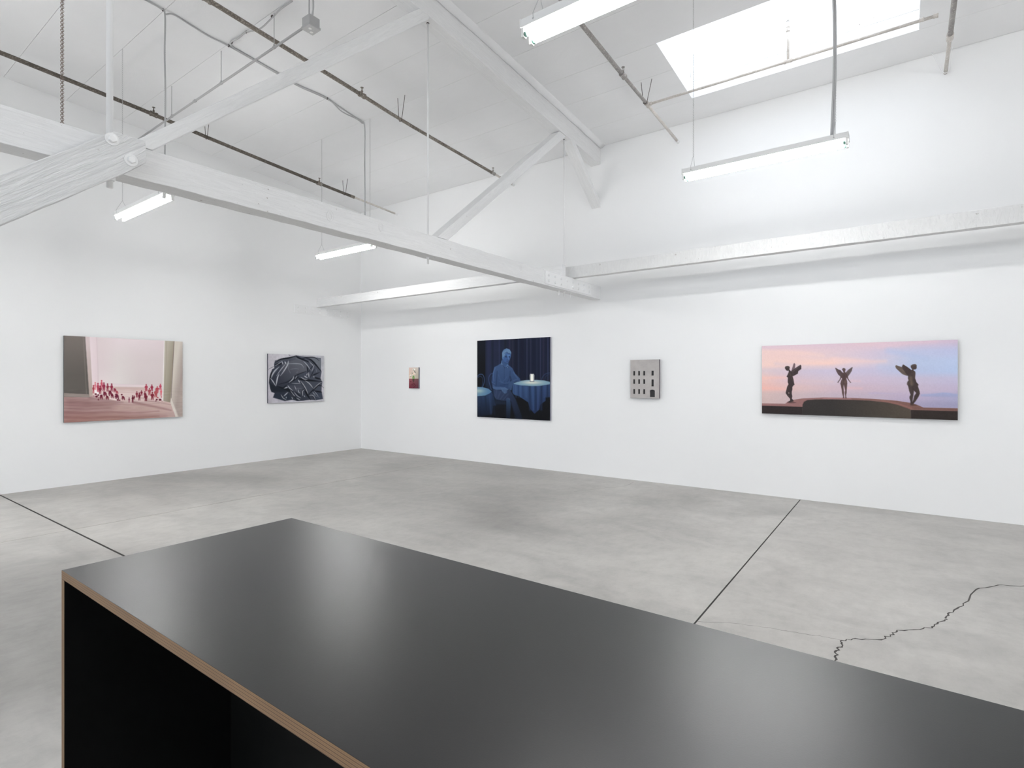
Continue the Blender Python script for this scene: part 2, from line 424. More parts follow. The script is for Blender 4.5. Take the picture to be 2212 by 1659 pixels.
# ------------------------------------------------------------------ ceiling: deck with roof light openings, sheets below it
SEAMS = [WY, 6.485, 5.89, SKYY0, 4.77, 4.155, 3.545, 2.93, 2.317, 1.711, 1.10, 0.49, -0.12, -1.0]
SEAMS += [-2 - y for y in reversed(SEAMS[:-1]) if -2 - y > FY] + [FY]
BAYS = [(WX, TX - 0.15), (TX, 1.63), (1.78, RX)]
deck = MB()
E_ = 0.06
dk_y = sorted(set([WY + 0.3, 4.0, 2.5, 1.0, -1.0, -3.0, -5.0, FY - 0.3] + [round(q[2] - E_, 4) for q in ROOF_LIGHTS] + [round(q[3] + E_, 4) for q in ROOF_LIGHTS]), reverse=True)
for y1, y0 in zip(dk_y[:-1], dk_y[1:]):
    cuts = sorted((q[0] - E_, q[1] + E_) for q in ROOF_LIGHTS if q[2] - E_ < (y0 + y1) / 2 < q[3] + E_)
    segs = []; xa = WX - 0.3
    for c0, c1 in cuts: segs.append((xa, c0)); xa = c1
    segs.append((xa, RX + 0.3))
    for x0, x1 in segs:
        za, zb = zr(min(y1, WY)) + 0.03, zr(max(y0, FY)) + 0.03
        deck.add([(x0, y0, zb), (x1, y0, zb), (x1, y1, za), (x0, y1, za), (x0, y0, zb + 0.12), (x1, y0, zb + 0.12), (x1, y1, za + 0.12), (x0, y1, za + 0.12)],
                 [(0, 1, 2, 3), (7, 6, 5, 4), (0, 4, 5, 1), (1, 5, 6, 2), (2, 6, 7, 3), (3, 7, 4, 0)])
ceiling = structure(deck.build('ceiling', M['deck']), 'low curved ceiling of white insulation sheets')


def panel(x0, x1, y0, y1, g=0.0016):
    """one sheet of ceiling insulation, sagging a few millimetres"""
    x0 += g; x1 -= g; y0 += g; y1 -= g; n = max(2, int((x1 - x0) / 0.5)); vs = []
    for i in range(n + 1):
        x = x0 + (x1 - x0) * i / n
        for k in range(5):
            y = y0 + (y1 - y0) * k / 4; z = zr(y0) + (zr(y1) - zr(y0)) * k / 4
            vs.append((x, y, z + (0.0 if k in (0, 4) or i in (0, n) else -rj.uniform(0.0, 0.0025))))
    fs = [(i * 5 + k, i * 5 + k + 1, i * 5 + 6 + k, i * 5 + 5 + k) for i in range(n) for k in range(4)]
    o = len(vs); vs += [(x, y, z + 0.022) for x, y, z in vs]
    fs += [tuple(reversed([a + o for a in f])) for f in fs]
    rim = [i * 5 for i in range(n + 1)] + [n * 5 + k for k in range(1, 5)] + [i * 5 + 4 for i in range(n - 1, -1, -1)] + [k for k in range(3, 0, -1)]
    fs += [(rim[i], rim[(i + 1) % len(rim)], rim[(i + 1) % len(rim)] + o, rim[i] + o) for i in range(len(rim))]
    return MB().add(vs, fs).build('ceiling_panel', M['sheet'], ceiling)


for bx0, bx1 in BAYS:
    lights = [q for q in ROOF_LIGHTS if bx0 < q[0] < bx1]
    rows = sorted(set([y for y in SEAMS if not any(abs(y - e) < 0.2 for q in lights for e in q[2:])] + [e for q in lights for e in q[2:]]), reverse=True)
    for y1, y0 in zip(rows[:-1], rows[1:]):
        a1 = y1 - (0.004 if y1 == WY else 0)
        hit = [q for q in lights if q[2] < (y0 + y1) / 2 < q[3]]
        if hit:
            panel(bx0, hit[0][0], y0, a1); panel(hit[0][1], bx1, y0, a1)
        else: panel(bx0, bx1, y0, a1)
# the sheeting turns down against the truss along its right side
lip_y = np.linspace(7.045, 0.3, 60); vs = []; n = len(lip_y) - 1
for y in lip_y:
    z = zr(y); j = rj.uniform(-0.004, 0.004)
    for k, (dx, dz) in enumerate(((0.003, -0.030), (0.02, -0.034), (0.045, -0.026), (0.07, -0.011), (0.09, 0.003))): vs.append((TX + dx, y, z + dz + (j if k < 4 else 0)))
    vs.append((TX + 0.003, y, z + 0.02)); vs.append((TX + 0.09, y, z + 0.02))
prof = [0, 1, 2, 3, 4, 6, 5]
fs = [(i * 7 + prof[k], i * 7 + prof[(k + 1) % 7], i * 7 + 7 + prof[(k + 1) % 7], i * 7 + 7 + prof[k]) for i in range(n) for k in range(7)]
fs += [tuple(prof), tuple(n * 7 + p for p in reversed(prof))]
MB().add(vs, fs).build('insulation_lip', M['sheet'], ceiling, True)


# ------------------------------------------------------------------ roof light
def skylight(name, k0, k1, y0, y1, label):
    zc = zr((y0 + y1) / 2) + 0.215; zt = zc + 0.125          # height of curb and of upstand
    w = structure(MB().box(k0 - 0.06, k1 + 0.06, y0 - 0.06, y0 - 0.03, zt, zt + 0.03).box(k0 - 0.06, k1 + 0.06, y1 + 0.042, y1 + 0.07, zt, zt + 0.03).box(k0 - 0.06, k0 - 0.03, y0 - 0.03, y1 + 0.042, zt, zt + 0.03).box(k1 + 0.03, k1 + 0.06, y0 - 0.03, y1 + 0.042, zt, zt + 0.03).build(name, M['steel_white']), label)

    def board(xa, xb, ya, yb, top_z):
        vs = [(x, y, zr(y) + 0.012) for y in (ya, yb) for x in (xa, xb)] + [(x, y, top_z) for y in (ya, yb) for x in (xa, xb)]
        MB().add(vs, [(0, 2, 3, 1), (4, 5, 7, 6), (0, 1, 5, 4), (2, 6, 7, 3), (0, 4, 6, 2), (1, 3, 7, 5)]).build('curb_board', M['timber'], w)
    board(k0 - 0.03, k0, y0 - 0.03, y1 + 0.03, zc - 0.035); board(k1, k1 + 0.03, y0 - 0.03, y1 + 0.03, zt)
    board(k0, k1, y0 - 0.03, y0, zc); board(k0, k1, y1, y1 + 0.03, zc - 0.06)
    MB().box(k0, k1, y1 + 0.004, y1 + 0.038, zc - 0.054, zc + 0.075).build('curb_board', M['timber'], w)
    for (xa, xb, ya, yb) in ((k0 - 0.06, k0 - 0.032, y0 - 0.06, y1 + 0.07), (k1 + 0.032, k1 + 0.06, y0 - 0.06, y1 + 0.07), (k0 - 0.03, k1 + 0.03, y0 - 0.06, y0 - 0.032), (k0 - 0.03, k1 + 0.03, y1 + 0.042, y1 + 0.07)):
        MB().box(xa, xb, ya, yb, zr((ya + yb) / 2) + 0.16, zt).build('upstand', M['steel_white'], w)
    vs = []; nx, ny = 12, 8
    for i in range(nx + 1):
        for j in range(ny + 1):
            u, v_ = i / nx, j / ny; vs.append((k0 - 0.06 + (k1 - k0 + 0.12) * u, y0 - 0.06 + (y1 - y0 + 0.13) * v_, zt + 0.032 + 0.16 * max(0.0, math.sin(math.pi * u) * math.sin(math.pi * v_)) ** 0.45))
    MB().add(vs, [(i * (ny + 1) + j, (i + 1) * (ny + 1) + j, (i + 1) * (ny + 1) + j + 1, i * (ny + 1) + j + 1) for i in range(nx) for j in range(ny)]).build('pane', M['acrylic'], w, True)
    return w


for i, q in enumerate(ROOF_LIGHTS):  # all after the first are unseen additions that bring in more daylight
    skylight('window_%d' % (i + 1), *q, 'bright domed roof light in a white timber curb' if i == 0 else 'domed roof light added out of view for fill light')

# ------------------------------------------------------------------ roof truss
T0, T1 = TX - 0.15, TX
truss = thing('roof_truss', 'white painted timber roof truss with tie rods, bolts and knee brace', 'truss', (TX - 0.075, 2.0, 2.54))
member('bottom_chord', [(-8.9, 2.541), (WY, 2.538), (WY, 2.722), (-8.9, 2.726)], T0, T1, M['timber'], truss, 0.0022, 0.11)
tc = [(-8.9, zr(-8.9) - 0.25), (-5.0, zr(-5.0) - 0.245), (-1.0, zr(-1) - 0.24), (1.5, zr(1.5) - 0.235), (3.6, 4.726), (5.92, 4.545), (WY, 4.474)]
top = [(WY, zr(WY) - 0.002), (5.9, zr(5.9) + 0.01), (4.2, zr(4.2) + 0.01), (2.5, zr(2.5) + 0.01), (0.5, zr(0.5) + 0.01), (-1.0, zr(-1.0) + 0.01), (-3.0, zr(-3.0) + 0.01), (-6.0, zr(-6.0) + 0.01), (-8.9, zr(-8.9) + 0.01)]
member('top_chord', [tc[4], tc[5], tc[6]] + top + tc[:4], T0, T1, M['timber'], truss, 0.002, 0.2)
member('web_brace', [(1.21, 2.726), (3.465, 4.732), (3.592, 4.726), (3.576, 4.690), (1.325, 2.726)], T0 + 0.01, T1, M['timber'], truss)
member('web_brace', [(3.700, 2.726), (5.925, 4.538), (6.075, 4.528), (3.845, 2.726)], T0 + 0.01, T1 - 0.004, M['timber'], truss)
member('web_strut', [(6.195, 4.530), (WY, 3.856), (WY, 3.945), (6.335, 4.522)], T0 + 0.012, T1, M['timber'], truss)
member('web_brace', [(-1.3, 2.726), (-3.3, 4.72), (-3.17, 4.76), (-1.14, 2.726)], T0 + 0.01, T1, M['timber'], truss)
kb = member('knee_brace', [(-0.30, 1.57), (1.107, 2.730), (1.258, 2.730), (1.262, 2.612), (1.158, 2.520), (0.654, 2.120), (-0.30, 1.365)], T1, T1 + 0.09, M['timber_grain'], truss, 0.002, 0.1)
for (y, z) in ((1.098, 2.683), (1.186, 2.600), (0.05, 1.75), (-0.12, 1.62)):
    mb = MB(); hexbolt(mb, (T1 + 0.09, y, z), (1, 0, 0), 0.021, 0.018, 0.034); soften(mb.build('bolt', M['steel_white'], kb), 0.0015)
member('post', [(-0.28, 0.0), (-0.28, 2.541), (-0.46, 2.541), (-0.46, 0.0)], T0, T1, M['timber'], truss)
for (y, r, zb, zt) in ((1.140, 0.0165, 2.470, 4.90), (3.645, 0.0095, 2.472, 4.735), (6.150, 0.008, 2.478, 4.542)):
    rod = MB().tube([(TX - 0.075, y, zb), (TX - 0.075, y, zt)], r, 12).build('tie_rod', M['rod'], truss, True)
    mb = MB(); hexbolt(mb, (TX - 0.075, y, 2.538), (0, 0, -1), r * 1.7, r * 1.5, r * 2.6); mb.build('nut', M['steel_white'], rod)
    mb = MB(); hexbolt(mb, (TX - 0.075, y, zt - 0.006), (0, 0, -1), r * 1.5, r * 1.2); mb.build('nut', M['iron'], rod)
for y in (6.025, 6.325):
    mb = MB(); mb.tube([(TX - 0.08, y, 2.482), (TX - 0.08, y, 2.545)], 0.006, 8); hexbolt(mb, (TX - 0.08, y, 2.538), (0, 0, -1), 0.011, 0.012, 0.018); mb.build('bolt', M['steel_white'], truss)
sp = soften(MB().box(T1, T1 + 0.011, 5.563, 6.742, 2.555, 2.708).build('splice_plate', M['steel_white'], truss), 0.002)
for i in range(8):
    for z in (2.667, 2.598):
        mb = MB(); hexbolt(mb, (T1 + 0.011, 5.632 + i * 0.149, z), (1, 0, 0), 0.016, 0.014, 0.019); soften(mb.build('bolt', M['steel_white'], sp), 0.001)
# chips and knots in the painted faces
for (y, z, r) in ((2.52, 2.63, 0.030), (3.02, 2.655, 0.026), (5.05, 2.66, 0.022)):
    mb = MB()
    for q in range(3): mb.ring((T1 + 0.0005, y + rj.uniform(-0.006, 0.006), z + rj.uniform(-0.006, 0.006)), (0, 1, 0), (0, 0, 1), r * (0.45 + 0.28 * q), r * (0.8 + 0.32 * q), 0.0011, 14, 3)
    mb.build('knot', M['timber_sawn'], truss)

# ------------------------------------------------------------------ tie beams and wall plate
tag(beam('tie_beam', (WX, 6.083, 2.804), (-3.567, 6.083, 2.800), 0.076, 0.047, (0, 1, 0), M['timber']), 'white tie beam running from left wall to the truss near the corner', 'beam')
tag(beam('tie_beam', (-3.86, 6.292, 2.803), (RX, 6.292, 2.803), 0.077, 0.047, (0, 1, 0), M['timber_sawn']), 'rough-sawn white tie beam running from the truss off to the right', 'beam')
wp = thing('bolted_plate', 'white steel plate with two rows of bolts on the left wall', 'plate', (WX, 6.18, 2.58))
soften(MB().box(WX, WX + 0.011, 5.572, 6.788, 2.580, 2.728).build('plate', M['steel_white'], wp), 0.006, 3)
for i in range(8):
    for z in (2.690, 2.620):
        mb = MB(); hexbolt(mb, (WX + 0.011, 5.65 + i * 0.152, z), (1, 0, 0), 0.015, 0.013, 0.018); soften(mb.build('bolt', M['steel_white'], wp), 0.001)


# ------------------------------------------------------------------ sprinkler pipes
def pz(y, drop): return zr(y) - drop


def sprinkler_head(x, y, z, parent, material, up=1):
    mb = MB(); mb.lathe((x, y, z), (0, 0, up), [(0, 0.010), (0.012, 0.010), (0.016, 0.013), (0.026, 0.013), (0.030, 0.006)], 8)
    mb.tube([(x - 0.010, y, z + up * 0.026), (x - 0.013, y, z + up * 0.042), (x - 0.003, y, z + up * 0.060)], 0.0022, 5)
    mb.tube([(x + 0.010, y, z + up * 0.026), (x + 0.013, y, z + up * 0.042), (x + 0.003, y, z + up * 0.060)], 0.0022, 5)
    mb.tube([(x, y, z + up * 0.03), (x, y, z + up * 0.058)], 0.0028, 5)
    mb.lathe((x, y, z + up * 0.060), (0, 0, up), [(0, 0.006), (0.002, 0.019), (0.004, 0.019), (0.005, 0.006)], 12)
    return mb.build('sprinkler_head', material, parent)


def coupling(x, y, z, d, r, parent, material, L=0.085):
    d = Vector(d).normalized(); b0 = Vector((x, y, z)) - d * L / 2; mb = MB()
    mb.lathe(b0, d, [(0, r * 1.28), (0.003, r * 1.42), (L * 0.22, r * 1.42), (L * 0.26, r * 1.25), (L * 0.74, r * 1.25), (L * 0.78, r * 1.42), (L - 0.003, r * 1.42), (L, r * 1.28)], 14)
    return mb.build('coupling', material, parent)


def hanger(x, y, zp, r, parent, material, spread=0.05, w=0.0035, lean=0.03):
    mb = MB(); zt = zr(y) + 0.004
    mb.tube([(x - spread, y, zt), (x - r - 0.006, y, zp + 0.01)] + [(x + (r + 0.005) * math.cos(a), y, zp + (r + 0.005) * math.sin(a)) for a in np.linspace(math.pi, 2 * math.pi, 7)] + [(x + r + 0.006, y, zp + 0.01), (x + spread + lean, y, zt)], w, 6)
    return mb.build('hanger', material, parent)


def pipe(label, x, runs, heads, hangers, cpl, slope_pts):
    """runs: (y0, y1, radius, material); z follows the roof below it"""
    root = thing('sprinkler_pipe', label, 'pipe', (x, WY, pz(WY, 0.22)), 'sprinkler pipes under the roof')
    zz = lambda y: float(np.interp(y, [p[0] for p in slope_pts], [p[1] for p in slope_pts]))
    for (y0, y1, r, mt) in runs:
        n = max(2, int(abs(y1 - y0) / 0.4)); MB().tube([(x, y0 + (y1 - y0) * i / n, zz(y0 + (y1 - y0) * i / n)) for i in range(n + 1)], r, 14).build('pipe_run', M[mt], root, True)
    for (y, r, mt) in cpl: coupling(x, y, zz(y), (0, 1, -0.05), r, root, M[mt])
    for (y, r, mt) in heads: sprinkler_head(x, y, zz(y) + r * 1.1, root, M[mt])
    for (y, r, mt) in hangers: hanger(x, y, zz(y), r, root, M[mt])
    return root, zz


pipe('dark rusted sprinkler pipe nearest the left wall', -7.785, [(-8.9, 6.02, 0.0235, 'pipe_dark'), (6.02, WY, 0.0165, 'pipe_pale')],
     [(2.936, 0.0235, 'pipe_dark'), (5.365, 0.0235, 'pipe_brown'), (0.3, 0.0235, 'pipe_dark')], [(3.584, 0.0235, 'iron'), (5.86, 0.0235, 'iron'), (1.0, 0.0235, 'iron')],
     [(2.936, 0.0235, 'pipe_dark'), (5.365, 0.0235, 'pipe_brown'), (6.02, 0.019, 'pipe_brown'), (0.3, 0.0235, 'pipe_dark'), (7.035, 0.016, 'steel_white')],
     [(-9, pz(-9, 0.2)), (-1, pz(-1, 0.2)), (1.48, 4.868), (2.936, 4.784), (3.584, 4.728), (5.365, 4.606), (5.914, 4.578), (7.06, 4.514)])
pipe('speckled brown sprinkler pipe crossing the middle of the left ceiling bay', -5.061, [(-8.9, 4.05, 0.0215, 'pipe_brown'), (4.05, 6.51, 0.0200, 'pipe_brown'), (6.51, WY, 0.0165, 'pipe_pale')],
     [(4.05, 0.0215, 'pipe_brown'), (6.51, 0.0165, 'pipe_grey')], [(4.638, 0.020, 'iron'), (1.0, 0.0215, 'iron')],
     [(2.33, 0.0215, 'pipe_brown'), (4.05, 0.0215, 'pipe_brown'), (6.51, 0.018, 'pipe_grey'), (7.035, 0.016, 'steel_white')],
     [(-9, pz(-9, 0.22)), (-1, pz(-1, 0.22)), (2.346, 4.800), (4.05, 4.668), (4.638, 4.614), (6.509, 4.524), (7.06, 4.498)])
p3, z3 = pipe('grey sprinkler pipe with a side branch under the roof light', -2.402, [(-8.9, 5.326, 0.0215, 'pipe_grey'), (5.326, 6.0, 0.0185, 'pipe_grey'), (6.0, WY, 0.0165, 'pipe_pale')],
     [(5.326, 0.0215, 'pipe_grey')], [(5.93, 0.0185, 'iron')], [(5.326, 0.0215, 'pipe_grey'), (6.0, 0.019, 'pipe_pale'), (7.035, 0.016, 'steel_white')],
     [(-9, pz(-9, 0.24)), (-1, pz(-1, 0.24)), (4.111, 4.679), (5.326, 4.603), (6.0, 4.570), (7.06, 4.508)])
mb = MB().tube([(-2.402, 6.0, z3(6.0)), (0.235, 6.0, z3(6.0) - 0.004)], 0.0135, 12); mb.build('branch_pipe', M['pipe_pale'], p3, True)
coupling(-2.375, 6.0, z3(6.0), (1, 0, 0), 0.0145, p3, M['pipe_pale'], 0.05)
coupling(-0.936, 6.0, z3(6.0), (1, 0, 0), 0.0145, p3, M['pipe_pale'], 0.075)
coupling(0.127, 6.0, z3(6.0), (1, 0, 0), 0.0135, p3, M['pipe_pale'], 0.035)
coupling(0.228, 6.0, z3(6.0) - 0.004, (1, 0, 0), 0.0135, p3, M['pipe_pale'], 0.035)
MB().tube([(-0.936, 6.0, z3(6.0)), (-0.936, 6.0, 4.88)], 0.0125, 12).build('riser', M['pipe_pale'], p3, True)
coupling(-0.936, 6.0, 4.89, (0, 0, 1), 0.0125, p3, M['pipe_pale'], 0.05)
sprinkler_head(-0.936, 6.0, 4.91, p3, M['steel_white'])
p4_, z4 = pipe('grey sprinkler pipe ending in a white wire loop at upper right', 0.345, [(-8.9, 6.40, 0.0215, 'pipe_grey'), (6.40, WY, 0.0165, 'pipe_pale')],
     [(3.0, 0.0215, 'pipe_grey')], [], [(6.40, 0.0205, 'pipe_pale'), (3.0, 0.0215, 'pipe_grey')],
     [(-9, pz(-9, 0.24)), (-1, pz(-1, 0.24)), (4.0, 4.69), (6.4, 4.545), (7.06, 4.511)])
mb = MB(); zz_ = z4(7.0)
mb.tube([(0.345 - 0.115, 7.0, zr(7.0) + 0.002), (0.345 - 0.03, 7.0, zz_ - 0.005)] + [(0.345 + 0.024 * math.cos(a), 7.0, zz_ - 0.004 + 0.024 * math.sin(a)) for a in np.linspace(math.pi * 1.1, 1.9 * math.pi, 7)] + [(0.345 + 0.03, 7.0, zz_ - 0.005), (0.345 + 0.05, 7.0, zr(7.0) + 0.002)], 0.004, 6)
mb.build('hanger', M['steel_white'], p4_)


# ------------------------------------------------------------------ strip lights
LW, LH, LL = 0.108, 0.043, 1.24
body = MB().box(0, LL, 0, LW, -LH, 0)
BODY = body.mesh('body', M['enamel'])
TUBE_ME = MB().tube([(0.032, 0, 0), (LL - 0.032, 0, 0)], 0.0128, 12).mesh('tube', M['tube'], True)
CAP_ME = MB().tube([(0, 0, 0), (0.014, 0, 0)], 0.0131, 12).mesh('cap', M['green'], True)
SOCK_ME = MB().box(-0.007, 0.007, -0.013, 0.013, -0.046, 0).mesh('socket', M['socket'])
PLATE_ME = MB().box(-0.003, 0.003, -0.002, LW + 0.002, -LH - 0.002, 0.002).mesh('end_plate', M['enamel'])
chain_cache = {}


def strip_light(x, y, label, group=None, left_chain=True, right_chain=True):
    z = LAMP_Z; root = thing('strip_light', label, 'light', (x, y, z - LH - 0.046), group)
    at = lambda dx, dy, dz: Matrix.Translation((x + dx, y + dy, z + dz))
    soften(link('body', BODY, root, None, at(0, 0, 0)), 0.002)
    for ex in (0, LL): link('end_plate', PLATE_ME, root, None, at(ex, 0, 0))
    for ty in (0.018, 0.090):
        tb = link('tube', TUBE_ME, root, 'glowing white fluorescent tube', at(0, ty, -LH - 0.030))
        for ex in (0.018, LL - 0.032): link('end_cap', CAP_ME, tb, 'green tube cap', at(ex, ty, -LH - 0.030))
        for ex in (0.009, LL - 0.009): link('socket', SOCK_ME, root, None, at(ex, ty, -LH))
    for side, dx, on in ((0, 0.085, left_chain), (1, LL - 0.085, right_chain)):
        if not on: continue
        cy = LW / 2; L = zr(y + cy) - z - 0.11
        key = round(L, 2)
        if key not in chain_cache: chain_cache[key] = chain_mesh('chain', L, 0.0105, 0.0075, 0.0048, 0.0011).mesh('chain', M['galv'])
        ch = link('chain', chain_cache[key], root, None, at(dx, cy, 0.11))
        mb = MB(); mb.tube([(x + dx - 0.006, y - 0.001, z - 0.024), (x + dx - 0.006, y - 0.004, z + 0.002), (x + dx, y + cy - 0.004, z + 0.112), (x + dx, y + cy + 0.004, z + 0.112), (x + dx - 0.004, y + LW + 0.004, z + 0.002), (x + dx - 0.004, y + LW + 0.001, z - 0.024)], 0.0016, 5)
        mb.lathe((x + dx - 0.006, y - 0.004, z - 0.024), (0, 1, 0), [(0, 0.005), (0.004, 0.005)], 8); mb.build('hanging_wire', M['galv'], root)
    return root


strip_light(-7.035, 2.262, 'lit fluorescent strip light hanging farthest left, below the truss')
strip_light(-6.950, 4.716, 'lit fluorescent strip light hanging near the corner, left of centre')
strip_light(-1.575, 4.716, 'lit fluorescent strip light hanging below the roof light, at the right')
strip_light(-1.588, 2.270, 'lit fluorescent strip light cut off by the top edge of the photo')
for (x, y) in [(-7.0, -0.19), (-7.0, -2.64), (-7.0, -5.09), (-1.58, -2.64), (-1.58, -5.09), (3.84, 4.716), (3.84, 2.27), (3.84, -0.19), (3.84, -2.64), (3.84, -5.09)]:
    strip_light(x, y, 'lit fluorescent strip light hanging behind or beside the viewer, out of view', 'strip lights outside the photo')


# ------------------------------------------------------------------ conduits, box, chain
def curve_pts(pts, n=6):
    q = [Vector(p) for p in pts]; e = [2 * q[0] - q[1]] + q + [2 * q[-1] - q[-2]]; r = []
    for i in range(1, len(e) - 2):
        for k in range(n):
            t_ = k / n; r.append(0.5 * (2 * e[i] + (e[i + 1] - e[i - 1]) * t_ + (2 * e[i - 1] - 5 * e[i] + 4 * e[i + 1] - e[i + 2]) * t_ * t_ + (3 * e[i] - e[i - 1] - 3 * e[i + 1] + e[i + 2]) * t_ ** 3))
    return r + [q[-1]]


def cr(x, y, d=0.012): return (x, y, zr(y) - d)


def strap(mb, p, r=0.014): mb.lathe((p[0], p[1] - 0.004, p[2] + 0.002), (0, 1, 0), [(0, r), (0.008, r)], 10)


# drop to the far-left light, then along the ceiling, over to the corner light
c1 = thing('flexible_conduit', 'grey flexible conduit dropping from ceiling to the far left strip light', 'conduit', (-5.905, 2.325, zr(2.325)))
MB().tube(curve_pts([cr(-5.88, 1.9), cr(-5.875, 2.16), cr(-5.868, 2.27, 0.02), (-5.885, 2.318, zr(2.32) - 0.05), (-5.893, 2.318, 4.6), (-5.875, 2.318, 4.2), (-5.887, 2.318, 3.7), (-5.880, 2.316, LAMP_Z - 0.004)]), 0.0075, 8).build('cable', M['flex'], c1, True)
mb = MB(); strap(mb, cr(-5.885, 2.30)); mb.build('strap', M['iron'], c1)
c2 = thing('flexible_conduit', 'pair of grey flexible conduits along the ceiling, dropping to the corner strip light', 'conduit', (-5.90, 4.77, zr(4.77)))
MB().tube(curve_pts([cr(-5.900, 2.33, 0.03), cr(-5.863, 2.39), cr(-5.883, 2.55), cr(-5.904, 2.74), cr(-5.889, 2.94), cr(-5.900, 3.3), cr(-5.915, 3.6), cr(-5.925, 3.8), cr(-5.872, 4.149), cr(-5.90, 4.40), cr(-5.93, 4.65), cr(-5.925, 4.735, 0.022), (-5.905, 4.771, zr(4.77) - 0.08), (-5.905, 4.771, 4.3), (-5.900, 4.771, 3.8), (-5.893, 4.770, LAMP_Z - 0.004)]), 0.0075, 8).build('cable', M['flex'], c2, True)
MB().tube(curve_pts([cr(-4.70, 2.942), cr(-4.90, 2.942), cr(-5.06, 2.955, 0.02), cr(-5.29, 2.955, 0.045), cr(-5.507, 2.93), cr(-5.671, 2.933), cr(-5.80, 2.921), cr(-5.865, 2.965), cr(-5.876, 3.07), cr(-5.885, 3.3), cr(-5.898, 3.6), cr(-5.908, 3.8), cr(-5.856, 4.149), cr(-5.93, 4.42, 0.03), cr(-5.945, 4.66), cr(-5.94, 4.745, 0.03), (-5.920, 4.782, zr(4.78) - 0.09), (-5.922, 4.782, 4.3), (-5.915, 4.780, 3.8), (-5.908, 4.778, LAMP_Z - 0.004)]), 0.0075, 8).build('cable', M['flex'], c2, True)
mb = MB()
for p in (cr(-5.889, 2.94), cr(-5.86, 4.149), cr(-5.80, 2.93), cr(-5.507, 2.93), cr(-5.06, 2.95)): strap(mb, p)
mb.build('straps', M['iron'], c2)
c3 = thing('flexible_conduit', 'two grey flexible conduits dropping to the right strip light from above', 'conduit', (-0.43, 4.77, LAMP_Z))
MB().tube(curve_pts([(-0.440, 4.772, zr(4.77)), (-0.445, 4.772, 4.6), (-0.430, 4.772, 4.1), (-0.432, 4.772, 3.7), (-0.448, 4.770, LAMP_Z - 0.002)]), 0.0068, 8).build('cable', M['flex'], c3, True)
MB().tube(curve_pts([(-0.420, 4.776, zr(4.77)), (-0.428, 4.776, 4.6), (-0.419, 4.776, 4.1), (-0.420, 4.776, 3.7), (-0.434, 4.774, LAMP_Z - 0.002)]), 0.0068, 8).build('cable', M['flex'], c3, True)
MB().box(-0.458, -0.426, 4.757, 4.787, LAMP_Z - 0.001, LAMP_Z + 0.012).build('connector', M['box'], c3)
# straight conduit hung below the ceiling
emt = thing('steel_conduit', 'straight grey steel conduit hung on thin rods under the left ceiling', 'conduit', (-6.6, 2.945, 4.62))
ez = lambda x: 4.617 + (x + 7.285) * (4.652 - 4.617) / 2.27
MB().tube([(WX, 2.945, ez(WX)), (-4.46, 2.945, ez(-4.46))], 0.0112, 12).build('tube', M['emt'], emt, True)
for x in (-5.013, -6.062, -7.285):
    MB().tube([(x, 2.945, ez(x) + 0.01), (x, 2.945, zr(2.945))], 0.004, 8).build('hanger_rod', M['galv'], emt)
    mb = MB().lathe((x - 0.012, 2.945, ez(x)), (1, 0, 0), [(0, 0.0145), (0.024, 0.0145)], 12).box(x - 0.008, x + 0.008, 2.940, 2.950, ez(x) + 0.012, ez(x) + 0.03).tube([(x - 0.012, 2.93, ez(x) - 0.012), (x + 0.02, 2.925, ez(x) - 0.018)], 0.003, 5); mb.build('clamp', M['galv'], emt)
MB().lathe((-6.70, 2.945, ez(-6.7)), (1, 0, 0), [(0, 0.0145), (0.012, 0.0165), (0.035, 0.0165), (0.047, 0.0145)], 12).build('coupling', M['galv'], emt)
jb = thing('junction_box', 'grey square electrical junction box at the end of the conduit', 'box', (-4.40, 2.945, 4.60))
soften(MB().box(-4.460, -4.345, 2.890, 3.000, 4.620, 4.700).build('body', M['box'], jb), 0.006)
soften(MB().box(-4.466, -4.339, 2.884, 3.006, 4.596, 4.618).build('cover', M['box'], jb), 0.004)
for dx, dy in ((-4.385, 2.925), (-4.425, 2.965)):
    MB().lathe((dx, dy, 4.597), (0, 0, -1), [(0, 0.016), (0.005, 0.016), (0.007, 0.013)], 16).build('outlet_plug', M['knock'], jb)
c4 = thing('flexible_conduit', 'short bundle of grey conduits rising from the junction box to the ceiling', 'conduit', (-4.40, 2.945, 4.70))
for i, (dx, dy, bow) in enumerate(((-0.030, 0.0, 0.0), (-0.012, 0.02, 0.012), (0.030, -0.01, 0.02))):
    MB().tube(curve_pts([(-4.40 + dx, 2.945 + dy, 4.70), (-4.40 + dx + bow, 2.945 + dy, 4.80), (-4.40 + dx, 2.945 + dy, zr(2.945))]), 0.007, 8).build('cable', M['flex'], c4, True)
ch = chain_mesh('chain', zr(0.927) - 2.728, 0.0102, 0.0085, 0.0068, 0.0017)
o = tag(link('hanging_chain', ch.mesh('hanging_chain', M['rust']), None, None, Matrix.Translation((-3.60, 0.927, 2.728))), 'thick rusty brown chain hanging onto the truss at upper left', 'chain')

# ------------------------------------------------------------------ reception counter
CT, CX0, CX1, CY0, CY1, TH = 0.93, -1.675, 0.95, 0.430, 1.047, 0.0215
ctr = thing('counter', 'black laminate reception counter with plywood edges in the foreground', 'counter', (CX0, CY0, 0))
tp = MB(); tp.box(CX0, CX1, CY0, CY1, CT - TH, CT); o = tp.mesh('top', [M['laminate'], M['ply_h']])
for p in o.polygons: p.material_index = 0 if abs(p.normal.z) > 0.5 else 1
tpo = link('counter_top', o, ctr, None, None); soften(tpo, 0.0008, 2)


